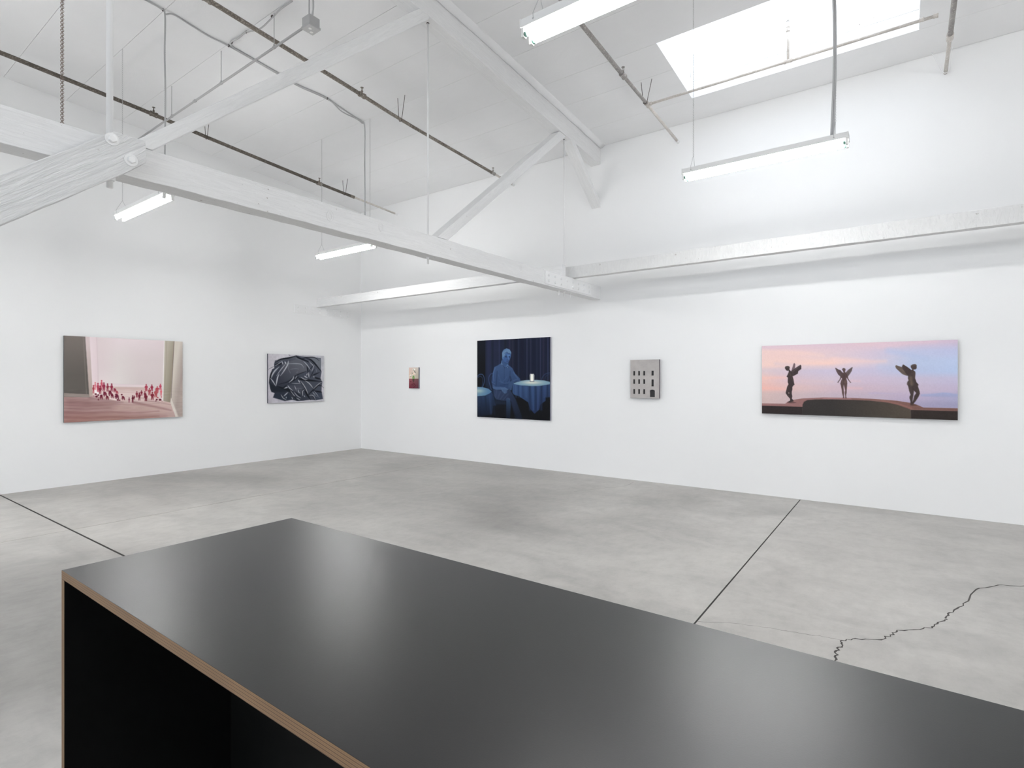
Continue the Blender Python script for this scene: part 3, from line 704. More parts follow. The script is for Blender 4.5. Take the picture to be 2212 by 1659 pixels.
def ply_panel(name, x0, x1, y0, y1, z0, z1, edge_axis):
    me = MB().box(x0, x1, y0, y1, z0, z1).mesh(name, [M['laminate_in'], M['ply_v'], M['ply_h']])
    for p in me.polygons:
        n = [abs(c_) for c_ in p.normal]; p.material_index = 1 if (n[1 if edge_axis == 'x' else 0] > 0.5) else 0
    return soften(link(name, me, ctr), 0.0006, 2)


ply_panel('side_panel', CX0, CX0 + 0.0205, CY0, CY1, 0.0, CT - TH, 'x')
ply_panel('side_panel', CX1 - 0.0205, CX1, CY0, CY1, 0.0, CT - TH, 'x')
ply_panel('back_panel', CX0 + 0.0205, CX1 - 0.0205, 0.832, 0.852, 0.0, CT - TH, 'y')


# ------------------------------------------------------------------ flat painted pictures: a small rasteriser and its drawings
def srgb2lin(c):
    c = np.asarray(c, float) / 255.0
    return np.where(c <= 0.04045, c / 12.92, ((c + 0.055) / 1.055) ** 2.4)


def seg_dist(px, py, a, b):
    dx, dy = b[0] - a[0], b[1] - a[1]
    t = np.clip(((px - a[0]) * dx + (py - a[1]) * dy) / (dx * dx + dy * dy + 1e-12), 0, 1)
    return np.hypot(px - a[0] - t * dx, py - a[1] - t * dy), t


def smooth_noise(rng, h, w, cy, cx):
    g = rng.random((cy + 2, cx + 2))
    y = np.linspace(0, cy, h); x = np.linspace(0, cx, w)
    yi = y.astype(int); xi = x.astype(int)
    fy = (y - yi)[:, None]; fx = (x - xi)[None, :]
    fy = fy * fy * (3 - 2 * fy); fx = fx * fx * (3 - 2 * fx)
    a = g[np.ix_(yi, xi)]; b = g[np.ix_(yi, xi + 1)]; c = g[np.ix_(yi + 1, xi)]; d = g[np.ix_(yi + 1, xi + 1)]
    return (a * (1 - fx) + b * fx) * (1 - fy) + (c * (1 - fx) + d * fx) * fy - 0.5


def paint(W, H, ops, seed=1):
    """Paints a flat picture on a W x H raster: colour fields, filled outlines, tapering strokes, glows, mottling."""
    rng = np.random.default_rng(seed)
    img = np.zeros((H, W, 3))
    X, Y = np.meshgrid(np.linspace(0, W, W), np.linspace(0, H, H))
    for op in ops:
        k = op[0]
        if k == 'F':                                   # colour field: columns, rows, colours
            us, vs, cols = op[1:]
            cols = np.array(cols, float)
            u = X[0] / W; v = Y[:, 0] / H
            tmp = np.stack([np.stack([np.interp(u, us, cols[r, :, ch]) for ch in range(3)], -1) for r in range(len(vs))])
            wv = np.clip(np.searchsorted(vs, v, side='right') - 1, 0, len(vs) - 2)
            vs_ = np.array(vs); f = np.clip((v - vs_[wv]) / (vs_[wv + 1] - vs_[wv]), 0, 1)[:, None, None]
            f = f * f * (3 - 2 * f)
            img[:] = tmp[wv] * (1 - f) + tmp[wv + 1] * f
        elif k == 'P':                                 # filled outline: points, colour, softness, alpha, gradient
            pts, col, soft, alpha, grad = op[1:]
            q = np.array(pts) * [W, H]
            m = soft * 2 + 2
            x0 = max(int(q[:, 0].min() - m), 0); x1 = min(int(q[:, 0].max() + m) + 1, W)
            y0 = max(int(q[:, 1].min() - m), 0); y1 = min(int(q[:, 1].max() + m) + 1, H)
            if x1 <= x0 or y1 <= y0: continue
            px = X[y0:y1, x0:x1]; py = Y[y0:y1, x0:x1]
            ins = np.zeros(px.shape, bool); dist = np.full(px.shape, 1e9)
            n = len(q)
            for i in range(n):
                a, b = q[i], q[(i + 1) % n]
                d, _ = seg_dist(px, py, a, b); dist = np.minimum(dist, d)
                if a[1] != b[1]:
                    c = ((a[1] > py) != (b[1] > py)) & (px < (b[0] - a[0]) * (py - a[1]) / (b[1] - a[1]) + a[0])
                    ins ^= c
            cov = np.clip(0.5 + np.where(ins, dist, -dist) / (2 * soft), 0, 1)[..., None] * alpha
            c = np.array(col, float)
            if grad:
                ax, ay, bx, by, c1 = grad
                ax *= W; bx *= W; ay *= H; by *= H
                t = np.clip(((px - ax) * (bx - ax) + (py - ay) * (by - ay)) / ((bx - ax) ** 2 + (by - ay) ** 2), 0, 1)[..., None]
                c = c * (1 - t) + np.array(c1, float) * t
            img[y0:y1, x0:x1] = img[y0:y1, x0:x1] * (1 - cov) + c * cov
        elif k in 'LS':                                # tapering stroke: points, width0, width1, colour, alpha, softness ('S' thins at both ends)
            pts, w0, w1, col, alpha, soft = op[1:]
            q = np.array(pts) * [W, H]; w0 *= H; w1 *= H
            if len(q) > 2:                             # round the corners
                e = np.vstack([2 * q[0] - q[1], q, 2 * q[-1] - q[-2]]); r = []
                for i in range(1, len(e) - 2):
                    for t in (0, 0.25, 0.5, 0.75):
                        r.append(0.5 * (2 * e[i] + (e[i + 1] - e[i - 1]) * t + (2 * e[i - 1] - 5 * e[i] + 4 * e[i + 1] - e[i + 2]) * t * t + (3 * e[i] - e[i - 1] - 3 * e[i + 1] + e[i + 2]) * t ** 3))
                q = np.array(r + [q[-1]])
            m = max(w0, w1) + soft * 2 + 2
            x0 = max(int(q[:, 0].min() - m), 0); x1 = min(int(q[:, 0].max() + m) + 1, W)
            y0 = max(int(q[:, 1].min() - m), 0); y1 = min(int(q[:, 1].max() + m) + 1, H)
            if x1 <= x0 or y1 <= y0: continue
            px = X[y0:y1, x0:x1]; py = Y[y0:y1, x0:x1]
            sd = np.full(px.shape, 1e9); n = len(q) - 1
            for i in range(n):
                d, t = seg_dist(px, py, q[i], q[i + 1])
                g = (i + t) / n; wd = (w0 + (w1 - w0) * g) / 2
                if k == 'S': wd = wd * (0.15 + 1.0 * np.sin(np.pi * np.clip(g, 0.02, 0.98)) ** 0.7)
                sd = np.minimum(sd, d - wd)
            cov = np.clip(0.5 - sd / (2 * soft), 0, 1)[..., None] * alpha
            img[y0:y1, x0:x1] = img[y0:y1, x0:x1] * (1 - cov) + np.array(col, float) * cov
        elif k == 'G':                                 # glow: centre, radii, colour, alpha
            cx, cy, rx, ry, col, alpha = op[1:]
            e = np.exp(-2 * (((X / W - cx) / rx) ** 2 + ((Y / H - cy) / ry) ** 2))[..., None] * alpha
            img = img * (1 - e) + np.array(col, float) * e
        elif k == 'N':                                 # mottling: cells down, cells across, amount, box
            cy, cx, amt, (u0, v0, u1, v1) = op[1:]
            msk = ((X / W >= u0) & (X / W <= u1) & (Y / H >= v0) & (Y / H <= v1))[..., None]
            img = img + smooth_noise(rng, H, W, cy, cx)[..., None] * amt * msk
    return np.clip(img, 0, 255)


ART = {
    'figures': (253, 200, [
        ('F',[0,0.3,0.42,0.6,0.85,1],[0,0.3,0.6,1],[[(216,202,203),(216,202,203),(221,208,210),(220,207,209),(217,203,205),(216,202,203)],[(216,202,203),(216,202,203),(217,208,206),(212,200,200),(210,198,198),(212,200,200)],[(222,210,210),(222,210,210),(218,211,208),(207,196,195),(206,194,194),(208,196,196)],[(215,200,200),(215,200,200),(215,200,200),(215,200,200),(215,200,200),(215,200,200)]]),
        ('P',[(0.1899,-0.0042),(0.2435,-0.0028),(0.2589,0.5704),(0.2112,0.685)],(226,211,214),0.8,1,(0.1899,0.2598,0.2589,0.2578,(219,203,205))),
        ('L',[(0.2454,-0.0029),(0.255,0.3306),(0.2589,0.5486)],0.0067,0.0067,(206,188,191),0.8,1),
        ('P',[(0.2541,0.5521),(0.6551,0.5732),(0.6551,0.6062),(0.2541,0.5906)],(220,206,207),0.7,1,None),
        ('L',[(0.2541,0.5521),(0.6551,0.5732)],0.0045,0.0045,(206,192,194),0.8,0.6),
        ('P',[(-0.0043,0.6987),(0.1876,0.7144),(0.215,0.6816),(0.2397,0.6099),(0.3072,0.5895),(0.5077,0.5971),(0.6551,0.6062),(0.8145,0.7841),(0.8825,0.8069),(0.9372,1.0093),(-0.002,1.0063)],(196,172,166),0.8,1,(0.3563,0.6236,0.2589,1.0282,(150,118,114))),
        ('P',[(-0.0043,0.6987),(0.1876,0.7144),(0.2302,0.7508),(0.406,0.7956),(0.3563,0.8669),(-0.0043,0.9083)],(134,102,102),12,0.75,None),
        ('P',[(-0.0043,0.8944),(0.2589,0.9265),(0.6124,0.9585),(0.8314,0.9975),(-0.002,1.0063)],(142,104,98),9,0.7,None),
        ('L',[(0.0002,0.8177),(0.1642,0.8354),(0.3563,0.833),(0.5597,0.8516),(0.7754,0.8433)],0.0105,0.0075,(176,150,142),0.5,2.2),
        ('L',[(0.0002,0.8527),(0.1642,0.8712),(0.3563,0.8698),(0.5597,0.8896),(0.7754,0.8824)],0.0105,0.0075,(180,154,146),0.5,2.2),
        ('L',[(0.0002,0.8807),(0.1642,0.8999),(0.3563,0.8993),(0.5597,0.9199),(0.7754,0.9137)],0.0105,0.0075,(130,90,92),0.55,2.2),
        ('L',[(0.0002,0.9086),(0.1642,0.9286),(0.3563,0.9288),(0.5597,0.9503),(0.7754,0.945)],0.0105,0.0075,(164,134,126),0.5,2.2),
        ('L',[(0.0002,0.9366),(0.1642,0.9572),(0.3563,0.9583),(0.5597,0.9807),(0.7754,0.9762)],0.0105,0.0075,(122,84,82),0.5,2.2),
        ('L',[(0.0002,0.9646),(0.1642,0.9859),(0.3563,0.9878),(0.5597,1.011),(0.7754,1.0075)],0.0105,0.0075,(168,134,122),0.5,2.2),
        ('L',[(0.0002,0.9821),(0.1642,1.0038),(0.3563,1.0062),(0.5597,1.03),(0.7754,1.0271)],0.0105,0.0075,(140,100,92),0.5,2.2),
        ('L',[(0.0002,0.7898),(0.1642,0.8067),(0.3563,0.8035),(0.5597,0.8213),(0.7754,0.812)],0.0105,0.0075,(150,116,114),0.5,2.2),
        ('L',[(0.0002,0.7653),(0.1642,0.7816),(0.3563,0.7777),(0.5597,0.7947),(0.7754,0.7847)],0.0105,0.0075,(120,86,88),0.4,2.2),
        ('P',[(0.2159,0.6274),(0.2493,0.6065),(0.406,0.6322),(0.6391,0.6458),(0.7977,0.7598),(0.7977,0.7833),(0.5597,0.7803),(0.3563,0.7416),(0.2302,0.7002)],(222,206,204),9,0.75,None),
        ('L',[(0.386,0.6132),(0.5336,0.6226),(0.6551,0.6332)],0.009,0.006,(196,160,154),0.6,1.8),
        ('L',[(0.386,0.6317),(0.5336,0.6415),(0.6551,0.6524)],0.009,0.006,(205,178,172),0.6,1.8),
        ('L',[(0.386,0.6576),(0.5336,0.668),(0.6551,0.6793)],0.009,0.006,(198,162,158),0.6,1.8),
        ('L',[(0.386,0.6836),(0.5336,0.6944),(0.6551,0.7062)],0.009,0.006,(212,186,178),0.6,1.8),
        ('L',[(0.386,0.7058),(0.5336,0.7171),(0.6551,0.7293)],0.009,0.006,(196,170,162),0.6,1.8),
        ('P',[(0.215,0.6202),(0.2349,0.6062),(0.2685,0.6579),(0.2878,0.6876),(0.2302,0.7002)],(244,238,238),3,0.9,None),
        ('L',[(0.3563,0.7342),(0.406,0.751)],0.0135,0.0225,(240,228,226),0.8,2),
        ('L',[(0.1923,0.7204),(0.3563,0.7637),(0.4565,0.7868)],0.0195,0.006,(130,96,98),0.6,3),
        ('L',[(0.5544,0.7914),(0.6551,0.827),(0.8033,0.8778),(0.8882,0.9104)],0.0255,0.0075,(132,96,94),0.75,3),
        ('L',[(0.6551,0.7731),(0.7754,0.8019),(0.8825,0.8347)],0.012,0.006,(146,108,106),0.6,2),
        ('L',[(0.6071,0.7366),(0.6984,0.7596)],0.012,0.006,(150,112,112),0.6,2),
        ('P',[(-0.0175,-0.0131),(0.1562,-0.0055),(0.1735,0.3608),(0.189,0.7152),(-0.0175,0.7017)],(118,110,104),0.7,1,(0.0721,-0.0054,0.0721,0.447,(92,87,83))),
        ('L',[(0.1432,-0.0046),(0.1688,0.7087)],0.0075,0.0075,(138,130,126),0.5,1),
        ('L',[(0.1581,-0.0056),(0.1904,0.7145)],0.006,0.006,(80,72,70),0.8,0.6),
        ('P',[(-0.0043,0.6568),(0.1867,0.677),(0.189,0.7152),(-0.0043,0.7001)],(140,130,124),0.6,1,None),
        ('L',[(-0.0043,0.6568),(0.1867,0.677)],0.0037,0.0037,(86,80,78),0.9,0.6),
        ('P',[(0.1581,-0.0056),(0.1909,-0.005),(0.215,0.6816),(0.1899,0.7145)],(206,190,190),0.6,1,(0.1735,0.045,0.197,0.6918,(172,156,146))),
        ('P',[(0.8218,-0.0024),(0.8314,-0.003),(0.8173,0.7826),(0.8061,0.7806)],(228,222,220),0.6,1,None),
        ('P',[(0.8302,-0.0029),(0.9199,-0.0005),(0.8836,0.8094),(0.8156,0.7841)],(176,168,154),0.6,1,(0.8314,0.32,0.917,0.3344,(142,132,116))),
        ('L',[(0.8495,-0.0002),(0.8285,0.7831)],0.0052,0.0052,(150,142,128),0.8,0.6),
        ('L',[(0.9199,-0.0045),(0.8911,0.7637)],0.0105,0.0075,(108,96,90),0.9,0.6),
        ('P',[(0.9216,-0.0022),(1.0164,-0.0024),(1.0164,1.0111),(0.9401,1.0135),(0.8911,0.8113),(0.8951,0.7161)],(202,194,184),0.6,1,(0.9227,0.3981,0.9987,0.4136,(160,146,140))),
        ('P',[(0.9518,0.6381),(0.981,0.5584),(1.0164,0.5427),(1.0164,1.0111),(0.9459,1.0059)],(168,154,146),8,0.6,None),
        ('P',[(0.8882,0.7556),(0.8968,0.748),(0.9634,1.0032),(0.9355,1.0132),(0.8836,0.811)],(208,200,192),0.6,1,None),
        ('L',[(0.8968,0.7559),(0.9576,0.9988)],0.0037,0.0037,(150,138,132),0.9,0.6),
        ('P',[(0.2279,0.5805),(0.2261,0.5885),(0.2217,0.5918),(0.2173,0.5884),(0.2154,0.5802),(0.2173,0.5722),(0.2217,0.5689),(0.2261,0.5723)],(168,66,76),0.55,1,None),
        ('P',[(0.2151,0.5962),(0.2217,0.5893),(0.2282,0.5964),(0.2308,0.6155),(0.2278,0.6284),(0.2271,0.6703),(0.2227,0.6701),(0.2217,0.6362),(0.219,0.67),(0.2147,0.6699),(0.2158,0.6281),(0.2121,0.615)],(168,66,76),0.55,1,None),
        ('P',[(0.2414,0.545),(0.2397,0.5525),(0.2356,0.5555),(0.2315,0.5523),(0.2298,0.5448),(0.2315,0.5373),(0.2356,0.5343),(0.2397,0.5374)],(208,112,124),0.55,1,None),
        ('P',[(0.2306,0.5596),(0.2356,0.5532),(0.2406,0.5598),(0.2426,0.5774),(0.2402,0.5893),(0.2397,0.6282),(0.2364,0.6281),(0.2356,0.5966),(0.2336,0.628),(0.2303,0.6279),(0.2311,0.5892),(0.2283,0.5771)],(208,112,124),0.55,1,None),
        ('P',[(0.2631,0.5557),(0.2611,0.5645),(0.2562,0.5681),(0.2514,0.5643),(0.2494,0.5555),(0.2514,0.5466),(0.2562,0.543),(0.2611,0.5468)],(168,60,80),0.55,1,None),
        ('P',[(0.2486,0.5729),(0.2562,0.5654),(0.2639,0.5731),(0.2669,0.5939),(0.2634,0.608),(0.2626,0.6538),(0.2575,0.6537),(0.2562,0.6166),(0.2532,0.6536),(0.2481,0.6534),(0.2493,0.6077),(0.245,0.5935)],(168,60,80),0.55,1,None),
        ('P',[(0.2918,0.5215),(0.2899,0.5298),(0.2853,0.5333),(0.2807,0.5297),(0.2788,0.5213),(0.2807,0.513),(0.2853,0.5095),(0.2899,0.513)],(194,86,102),0.55,1,None),
        ('P',[(0.2786,0.5378),(0.2853,0.5307),(0.292,0.538),(0.2946,0.5576),(0.2915,0.571),(0.2908,0.6144),(0.2864,0.6143),(0.2853,0.5792),(0.2826,0.6142),(0.2782,0.6141),(0.2793,0.5708),(0.2755,0.5573)],(194,86,102),0.55,1,None),
        ('P',[(0.3102,0.5494),(0.3083,0.5578),(0.3037,0.5612),(0.2991,0.5577),(0.2972,0.5492),(0.2991,0.5408),(0.3037,0.5374),(0.3083,0.541)],(140,46,70),0.55,1,None),
        ('P',[(0.2942,0.5657),(0.3037,0.5586),(0.3132,0.566),(0.317,0.5858),(0.3126,0.5991),(0.3116,0.6426),(0.3053,0.6424),(0.3037,0.6072),(0.2999,0.6423),(0.2936,0.6421),(0.2951,0.5988),(0.2898,0.5853)],(140,46,70),0.55,1,None),
        ('P',[(0.2801,0.5867),(0.2782,0.595),(0.2736,0.5984),(0.2691,0.5949),(0.2672,0.5865),(0.2691,0.5781),(0.2736,0.5747),(0.2782,0.5783)],(132,44,62),0.55,1,None),
        ('P',[(0.2642,0.6029),(0.2736,0.5958),(0.2831,0.6033),(0.2869,0.6229),(0.2824,0.6362),(0.2815,0.6795),(0.2752,0.6793),(0.2736,0.6442),(0.2699,0.6791),(0.2636,0.6789),(0.2652,0.6358),(0.2598,0.6223)],(132,44,62),0.55,1,None),
        ('P',[(0.3395,0.562),(0.3376,0.57),(0.3332,0.5732),(0.3288,0.5698),(0.3269,0.5618),(0.3288,0.5538),(0.3332,0.5505),(0.3376,0.5539)],(134,44,62),0.55,1,None),
        ('P',[(0.3257,0.5776),(0.3332,0.5708),(0.3406,0.5778),(0.3436,0.5967),(0.3402,0.6095),(0.3394,0.651),(0.3344,0.6508),(0.3332,0.6172),(0.3302,0.6507),(0.3252,0.6506),(0.3265,0.6092),(0.3223,0.5962)],(134,44,62),0.55,1,None),
        ('P',[(0.3727,0.5625),(0.3708,0.5705),(0.3663,0.5738),(0.3619,0.5704),(0.36,0.5623),(0.3619,0.5543),(0.3663,0.551),(0.3708,0.5544)],(130,42,62),0.55,1,None),
        ('P',[(0.3581,0.5781),(0.3663,0.5713),(0.3746,0.5784),(0.3779,0.5974),(0.374,0.6102),(0.3732,0.6519),(0.3677,0.6518),(0.3663,0.618),(0.363,0.6517),(0.3575,0.6515),(0.3589,0.6099),(0.3543,0.5969)],(130,42,62),0.55,1,None),
        ('L',[(0.3408,0.5863),(0.351,0.5929),(0.3595,0.588)],0.0067,0.0067,(134,44,62),1,0.6),
        ('P',[(0.3885,0.6165),(0.3872,0.6208),(0.3843,0.6225),(0.3814,0.6206),(0.3802,0.6163),(0.3814,0.612),(0.3843,0.6103),(0.3872,0.6121)],(138,56,72),0.55,1,None),
        ('P',[(0.3792,0.6362),(0.3856,0.6114),(0.3946,0.6116),(0.4036,0.6293),(0.4049,0.6618),(0.3985,0.6616),(0.3946,0.6416),(0.3895,0.6613),(0.3843,0.6612),(0.3856,0.6388),(0.3805,0.6536)],(138,56,72),0.55,1,None),
        ('P',[(0.4071,0.647),(0.4061,0.6506),(0.4036,0.6521),(0.4011,0.6505),(0.4001,0.6468),(0.4011,0.6432),(0.4036,0.6417),(0.4061,0.6433)],(164,74,84),0.55,1,None),
        ('P',[(0.3992,0.6642),(0.4047,0.6426),(0.4124,0.6428),(0.42,0.6583),(0.4211,0.6867),(0.4156,0.6865),(0.4124,0.6689),(0.408,0.6862),(0.4036,0.6861),(0.4047,0.6665),(0.4003,0.6794)],(164,74,84),0.55,1,None),
        ('P',[(0.3076,0.6561),(0.3061,0.6615),(0.3025,0.6637),(0.2989,0.6613),(0.2974,0.6558),(0.2989,0.6505),(0.3025,0.6483),(0.3061,0.6507)],(108,36,54),0.55,1,None),
        ('P',[(0.2962,0.68),(0.3041,0.65),(0.3153,0.6503),(0.3265,0.6719),(0.3281,0.7114),(0.3201,0.7111),(0.3153,0.6867),(0.3089,0.7107),(0.3025,0.7105),(0.3041,0.6833),(0.2978,0.7012)],(108,36,54),0.55,1,None),
        ('P',[(0.3494,0.6452),(0.3481,0.6501),(0.3447,0.652),(0.3414,0.6499),(0.3401,0.6449),(0.3414,0.64),(0.3447,0.638),(0.3481,0.6402)],(112,36,54),0.55,1,None),
        ('P',[(0.3389,0.6713),(0.3462,0.6385),(0.3565,0.6388),(0.3668,0.6622),(0.3683,0.7053),(0.3609,0.705),(0.3565,0.6784),(0.3506,0.7046),(0.3447,0.7044),(0.3462,0.6748),(0.3404,0.6944)],(112,36,54),0.55,1,None),
        ('P',[(0.3684,0.6806),(0.3674,0.6842),(0.365,0.6856),(0.3625,0.684),(0.3615,0.6804),(0.3625,0.6767),(0.365,0.6753),(0.3674,0.6769)],(104,34,50),0.55,1,None),
        ('P',[(0.3607,0.7037),(0.3661,0.6746),(0.3736,0.6749),(0.3812,0.6957),(0.3823,0.7338),(0.3769,0.7336),(0.3736,0.7101),(0.3693,0.7333),(0.365,0.7332),(0.3661,0.7069),(0.3617,0.7242)],(104,34,50),0.55,1,None),
        ('P',[(0.4037,0.6874),(0.4021,0.693),(0.3983,0.6952),(0.3945,0.6927),(0.3929,0.687),(0.3945,0.6814),(0.3983,0.6792),(0.4021,0.6816)],(100,32,52),0.55,1,None),
        ('P',[(0.3916,0.7125),(0.4,0.6808),(0.4118,0.6812),(0.4237,0.7041),(0.4254,0.7458),(0.4169,0.7455),(0.4118,0.7197),(0.4051,0.745),(0.3983,0.7447),(0.4,0.716),(0.3933,0.7349)],(100,32,52),0.55,1,None),
        ('P',[(0.4576,0.7134),(0.4563,0.718),(0.4531,0.7199),(0.4499,0.7178),(0.4486,0.7131),(0.4499,0.7084),(0.4531,0.7066),(0.4563,0.7087)],(112,40,56),0.55,1,None),
        ('P',[(0.4475,0.7326),(0.4545,0.7084),(0.4644,0.7087),(0.4743,0.7263),(0.4757,0.7583),(0.4687,0.758),(0.4644,0.7382),(0.4588,0.7576),(0.4531,0.7573),(0.4545,0.7353),(0.4489,0.7498)],(112,40,56),0.55,1,None),
        ('P',[(0.2793,0.6948),(0.2781,0.699),(0.2753,0.7007),(0.2725,0.6988),(0.2713,0.6945),(0.2725,0.6903),(0.2753,0.6886),(0.2781,0.6905)],(110,38,54),0.55,1,None),
        ('P',[(0.2704,0.7156),(0.2766,0.6894),(0.2853,0.6897),(0.294,0.7085),(0.2953,0.743),(0.289,0.7427),(0.2853,0.7214),(0.2803,0.7423),(0.2753,0.7421),(0.2766,0.7184),(0.2716,0.7341)],(110,38,54),0.55,1,None),
        ('P',[(0.3271,0.7061),(0.3259,0.7103),(0.3231,0.712),(0.3202,0.7101),(0.319,0.7058),(0.3202,0.7015),(0.3231,0.6999),(0.3259,0.7017)],(108,40,54),0.55,1,None),
        ('P',[(0.318,0.725),(0.3243,0.7012),(0.3332,0.7015),(0.342,0.7187),(0.3433,0.75),(0.337,0.7498),(0.3332,0.7304),(0.3281,0.7494),(0.3231,0.7492),(0.3243,0.7276),(0.3193,0.7418)],(108,40,54),0.55,1,None),
        ('P',[(0.2487,0.6797),(0.2459,0.6879),(0.2389,0.6911),(0.2319,0.6874),(0.2291,0.6791),(0.2319,0.6709),(0.2389,0.6677),(0.2459,0.6713)],(96,30,46),0.55,1,None),
        ('P',[(0.2565,0.7075),(0.2533,0.7166),(0.2455,0.7202),(0.2377,0.716),(0.2345,0.7067),(0.2377,0.6976),(0.2455,0.694),(0.2533,0.6982)],(96,30,46),0.55,1,None),
        ('P',[(0.2671,0.6903),(0.2646,0.6973),(0.2587,0.7),(0.2528,0.6969),(0.2503,0.6898),(0.2528,0.6828),(0.2587,0.6801),(0.2646,0.6832)],(96,30,46),0.55,1,None),
        ('P',[(0.2678,0.7255),(0.2663,0.7296),(0.2628,0.7312),(0.2593,0.7293),(0.2579,0.7251),(0.2593,0.721),(0.2628,0.7194),(0.2663,0.7213)],(96,30,46),0.55,1,None),
        ('P',[(0.2665,0.7468),(0.2647,0.7518),(0.2604,0.7537),(0.256,0.7514),(0.2543,0.7463),(0.256,0.7412),(0.2604,0.7393),(0.2647,0.7416)],(96,30,46),0.55,1,None),
        ('P',[(0.4578,0.6917),(0.4553,0.6985),(0.4493,0.7012),(0.4433,0.6981),(0.4409,0.6912),(0.4433,0.6844),(0.4493,0.6817),(0.4553,0.6848)],(96,30,46),0.55,1,None),
        ('P',[(0.4254,0.7548),(0.4227,0.7622),(0.4162,0.7651),(0.4098,0.7617),(0.4071,0.754),(0.4098,0.7467),(0.4162,0.7438),(0.4227,0.7472)],(96,30,46),0.55,1,None),
        ('P',[(0.4382,0.7592),(0.4361,0.765),(0.431,0.7673),(0.4259,0.7646),(0.4238,0.7586),(0.4259,0.7528),(0.431,0.7506),(0.4361,0.7533)],(96,30,46),0.55,1,None),
        ('P',[(0.2303,0.7003),(0.229,0.7041),(0.2257,0.7055),(0.2226,0.7038),(0.2212,0.7),(0.2226,0.6962),(0.2257,0.6948),(0.229,0.6964)],(96,30,46),0.55,1,None),
        ('P',[(0.293,0.695),(0.2907,0.7013),(0.2853,0.7038),(0.2799,0.7009),(0.2776,0.6945),(0.2799,0.6882),(0.2853,0.6857),(0.2907,0.6885)],(96,30,46),0.55,1,None),
        ('P',[(0.3384,0.7093),(0.3361,0.7156),(0.3306,0.7181),(0.3251,0.7152),(0.3229,0.7087),(0.3251,0.7023),(0.3306,0.6999),(0.3361,0.7027)],(96,30,46),0.55,1,None),
        ('P',[(0.548,0.7108),(0.5462,0.7181),(0.542,0.721),(0.5378,0.7178),(0.536,0.7103),(0.5378,0.703),(0.542,0.7),(0.5462,0.7033)],(98,30,44),0.55,1,None),
        ('P',[(0.5352,0.7249),(0.542,0.7188),(0.5488,0.7254),(0.5515,0.7429),(0.5483,0.7547),(0.5476,0.793),(0.5431,0.7928),(0.542,0.7617),(0.5393,0.7926),(0.5347,0.7924),(0.5359,0.7541),(0.532,0.7421)],(98,30,44),0.55,1,None),
        ('P',[(0.5587,0.7096),(0.5578,0.7136),(0.5555,0.7152),(0.5532,0.7134),(0.5522,0.7093),(0.5532,0.7053),(0.5555,0.7037),(0.5578,0.7055)],(104,32,46),0.55,1,None),
        ('P',[(0.5502,0.7172),(0.5555,0.7139),(0.5608,0.7176),(0.5629,0.7271),(0.5604,0.7335),(0.5599,0.7544),(0.5564,0.7542),(0.5555,0.7373),(0.5534,0.7541),(0.5498,0.7539),(0.5507,0.7331),(0.5477,0.7266)],(104,32,46),0.55,1,None),
        ('P',[(0.5158,0.733),(0.5146,0.7382),(0.5116,0.7403),(0.5086,0.738),(0.5074,0.7327),(0.5086,0.7274),(0.5116,0.7254),(0.5146,0.7277)],(112,36,56),0.55,1,None),
        ('P',[(0.5069,0.7431),(0.5116,0.7387),(0.5162,0.7434),(0.5181,0.7559),(0.5159,0.7642),(0.5154,0.7915),(0.5124,0.7914),(0.5116,0.7692),(0.5097,0.7912),(0.5066,0.7911),(0.5074,0.7639),(0.5048,0.7553)],(112,36,56),0.55,1,None),
        ('P',[(0.5833,0.6608),(0.5817,0.6672),(0.5781,0.6697),(0.5744,0.667),(0.5729,0.6605),(0.5744,0.6542),(0.5781,0.6516),(0.5817,0.6544)],(130,48,60),0.55,1,None),
        ('P',[(0.5701,0.673),(0.5781,0.6678),(0.5861,0.6735),(0.5893,0.6886),(0.5856,0.6987),(0.5848,0.7318),(0.5794,0.7316),(0.5781,0.7048),(0.5749,0.7314),(0.5696,0.7312),(0.5709,0.6982),(0.5664,0.6878)],(130,48,60),0.55,1,None),
        ('P',[(0.6065,0.6794),(0.6046,0.6875),(0.5999,0.6907),(0.5953,0.6872),(0.5933,0.679),(0.5953,0.6709),(0.5999,0.6677),(0.6046,0.6712)],(108,36,50),0.55,1,None),
        ('P',[(0.5915,0.6949),(0.5999,0.6882),(0.6084,0.6955),(0.6117,0.7146),(0.6078,0.7275),(0.607,0.7695),(0.6013,0.7693),(0.5999,0.7352),(0.5966,0.7691),(0.5909,0.7688),(0.5923,0.7269),(0.5876,0.7138)],(108,36,50),0.55,1,None),
        ('P',[(0.6237,0.6477),(0.6223,0.6533),(0.6191,0.6555),(0.6159,0.6531),(0.6146,0.6475),(0.6159,0.6419),(0.6191,0.6397),(0.6223,0.6421)],(124,42,58),0.55,1,None),
        ('P',[(0.6114,0.6584),(0.6191,0.6538),(0.6269,0.6588),(0.6299,0.6719),(0.6263,0.6808),(0.6256,0.7096),(0.6204,0.7094),(0.6191,0.686),(0.6161,0.7092),(0.6109,0.7091),(0.6122,0.6803),(0.6079,0.6713)],(124,42,58),0.55,1,None),
        ('P',[(0.6543,0.6634),(0.6526,0.6702),(0.6486,0.673),(0.6446,0.67),(0.643,0.6631),(0.6446,0.6562),(0.6486,0.6535),(0.6526,0.6565)],(118,40,54),0.55,1,None),
        ('P',[(0.6412,0.6766),(0.6486,0.6709),(0.656,0.677),(0.659,0.6933),(0.6555,0.7042),(0.6548,0.7398),(0.6499,0.7396),(0.6486,0.7107),(0.6457,0.7394),(0.6408,0.7392),(0.642,0.7037),(0.6378,0.6926)],(118,40,54),0.55,1,None),
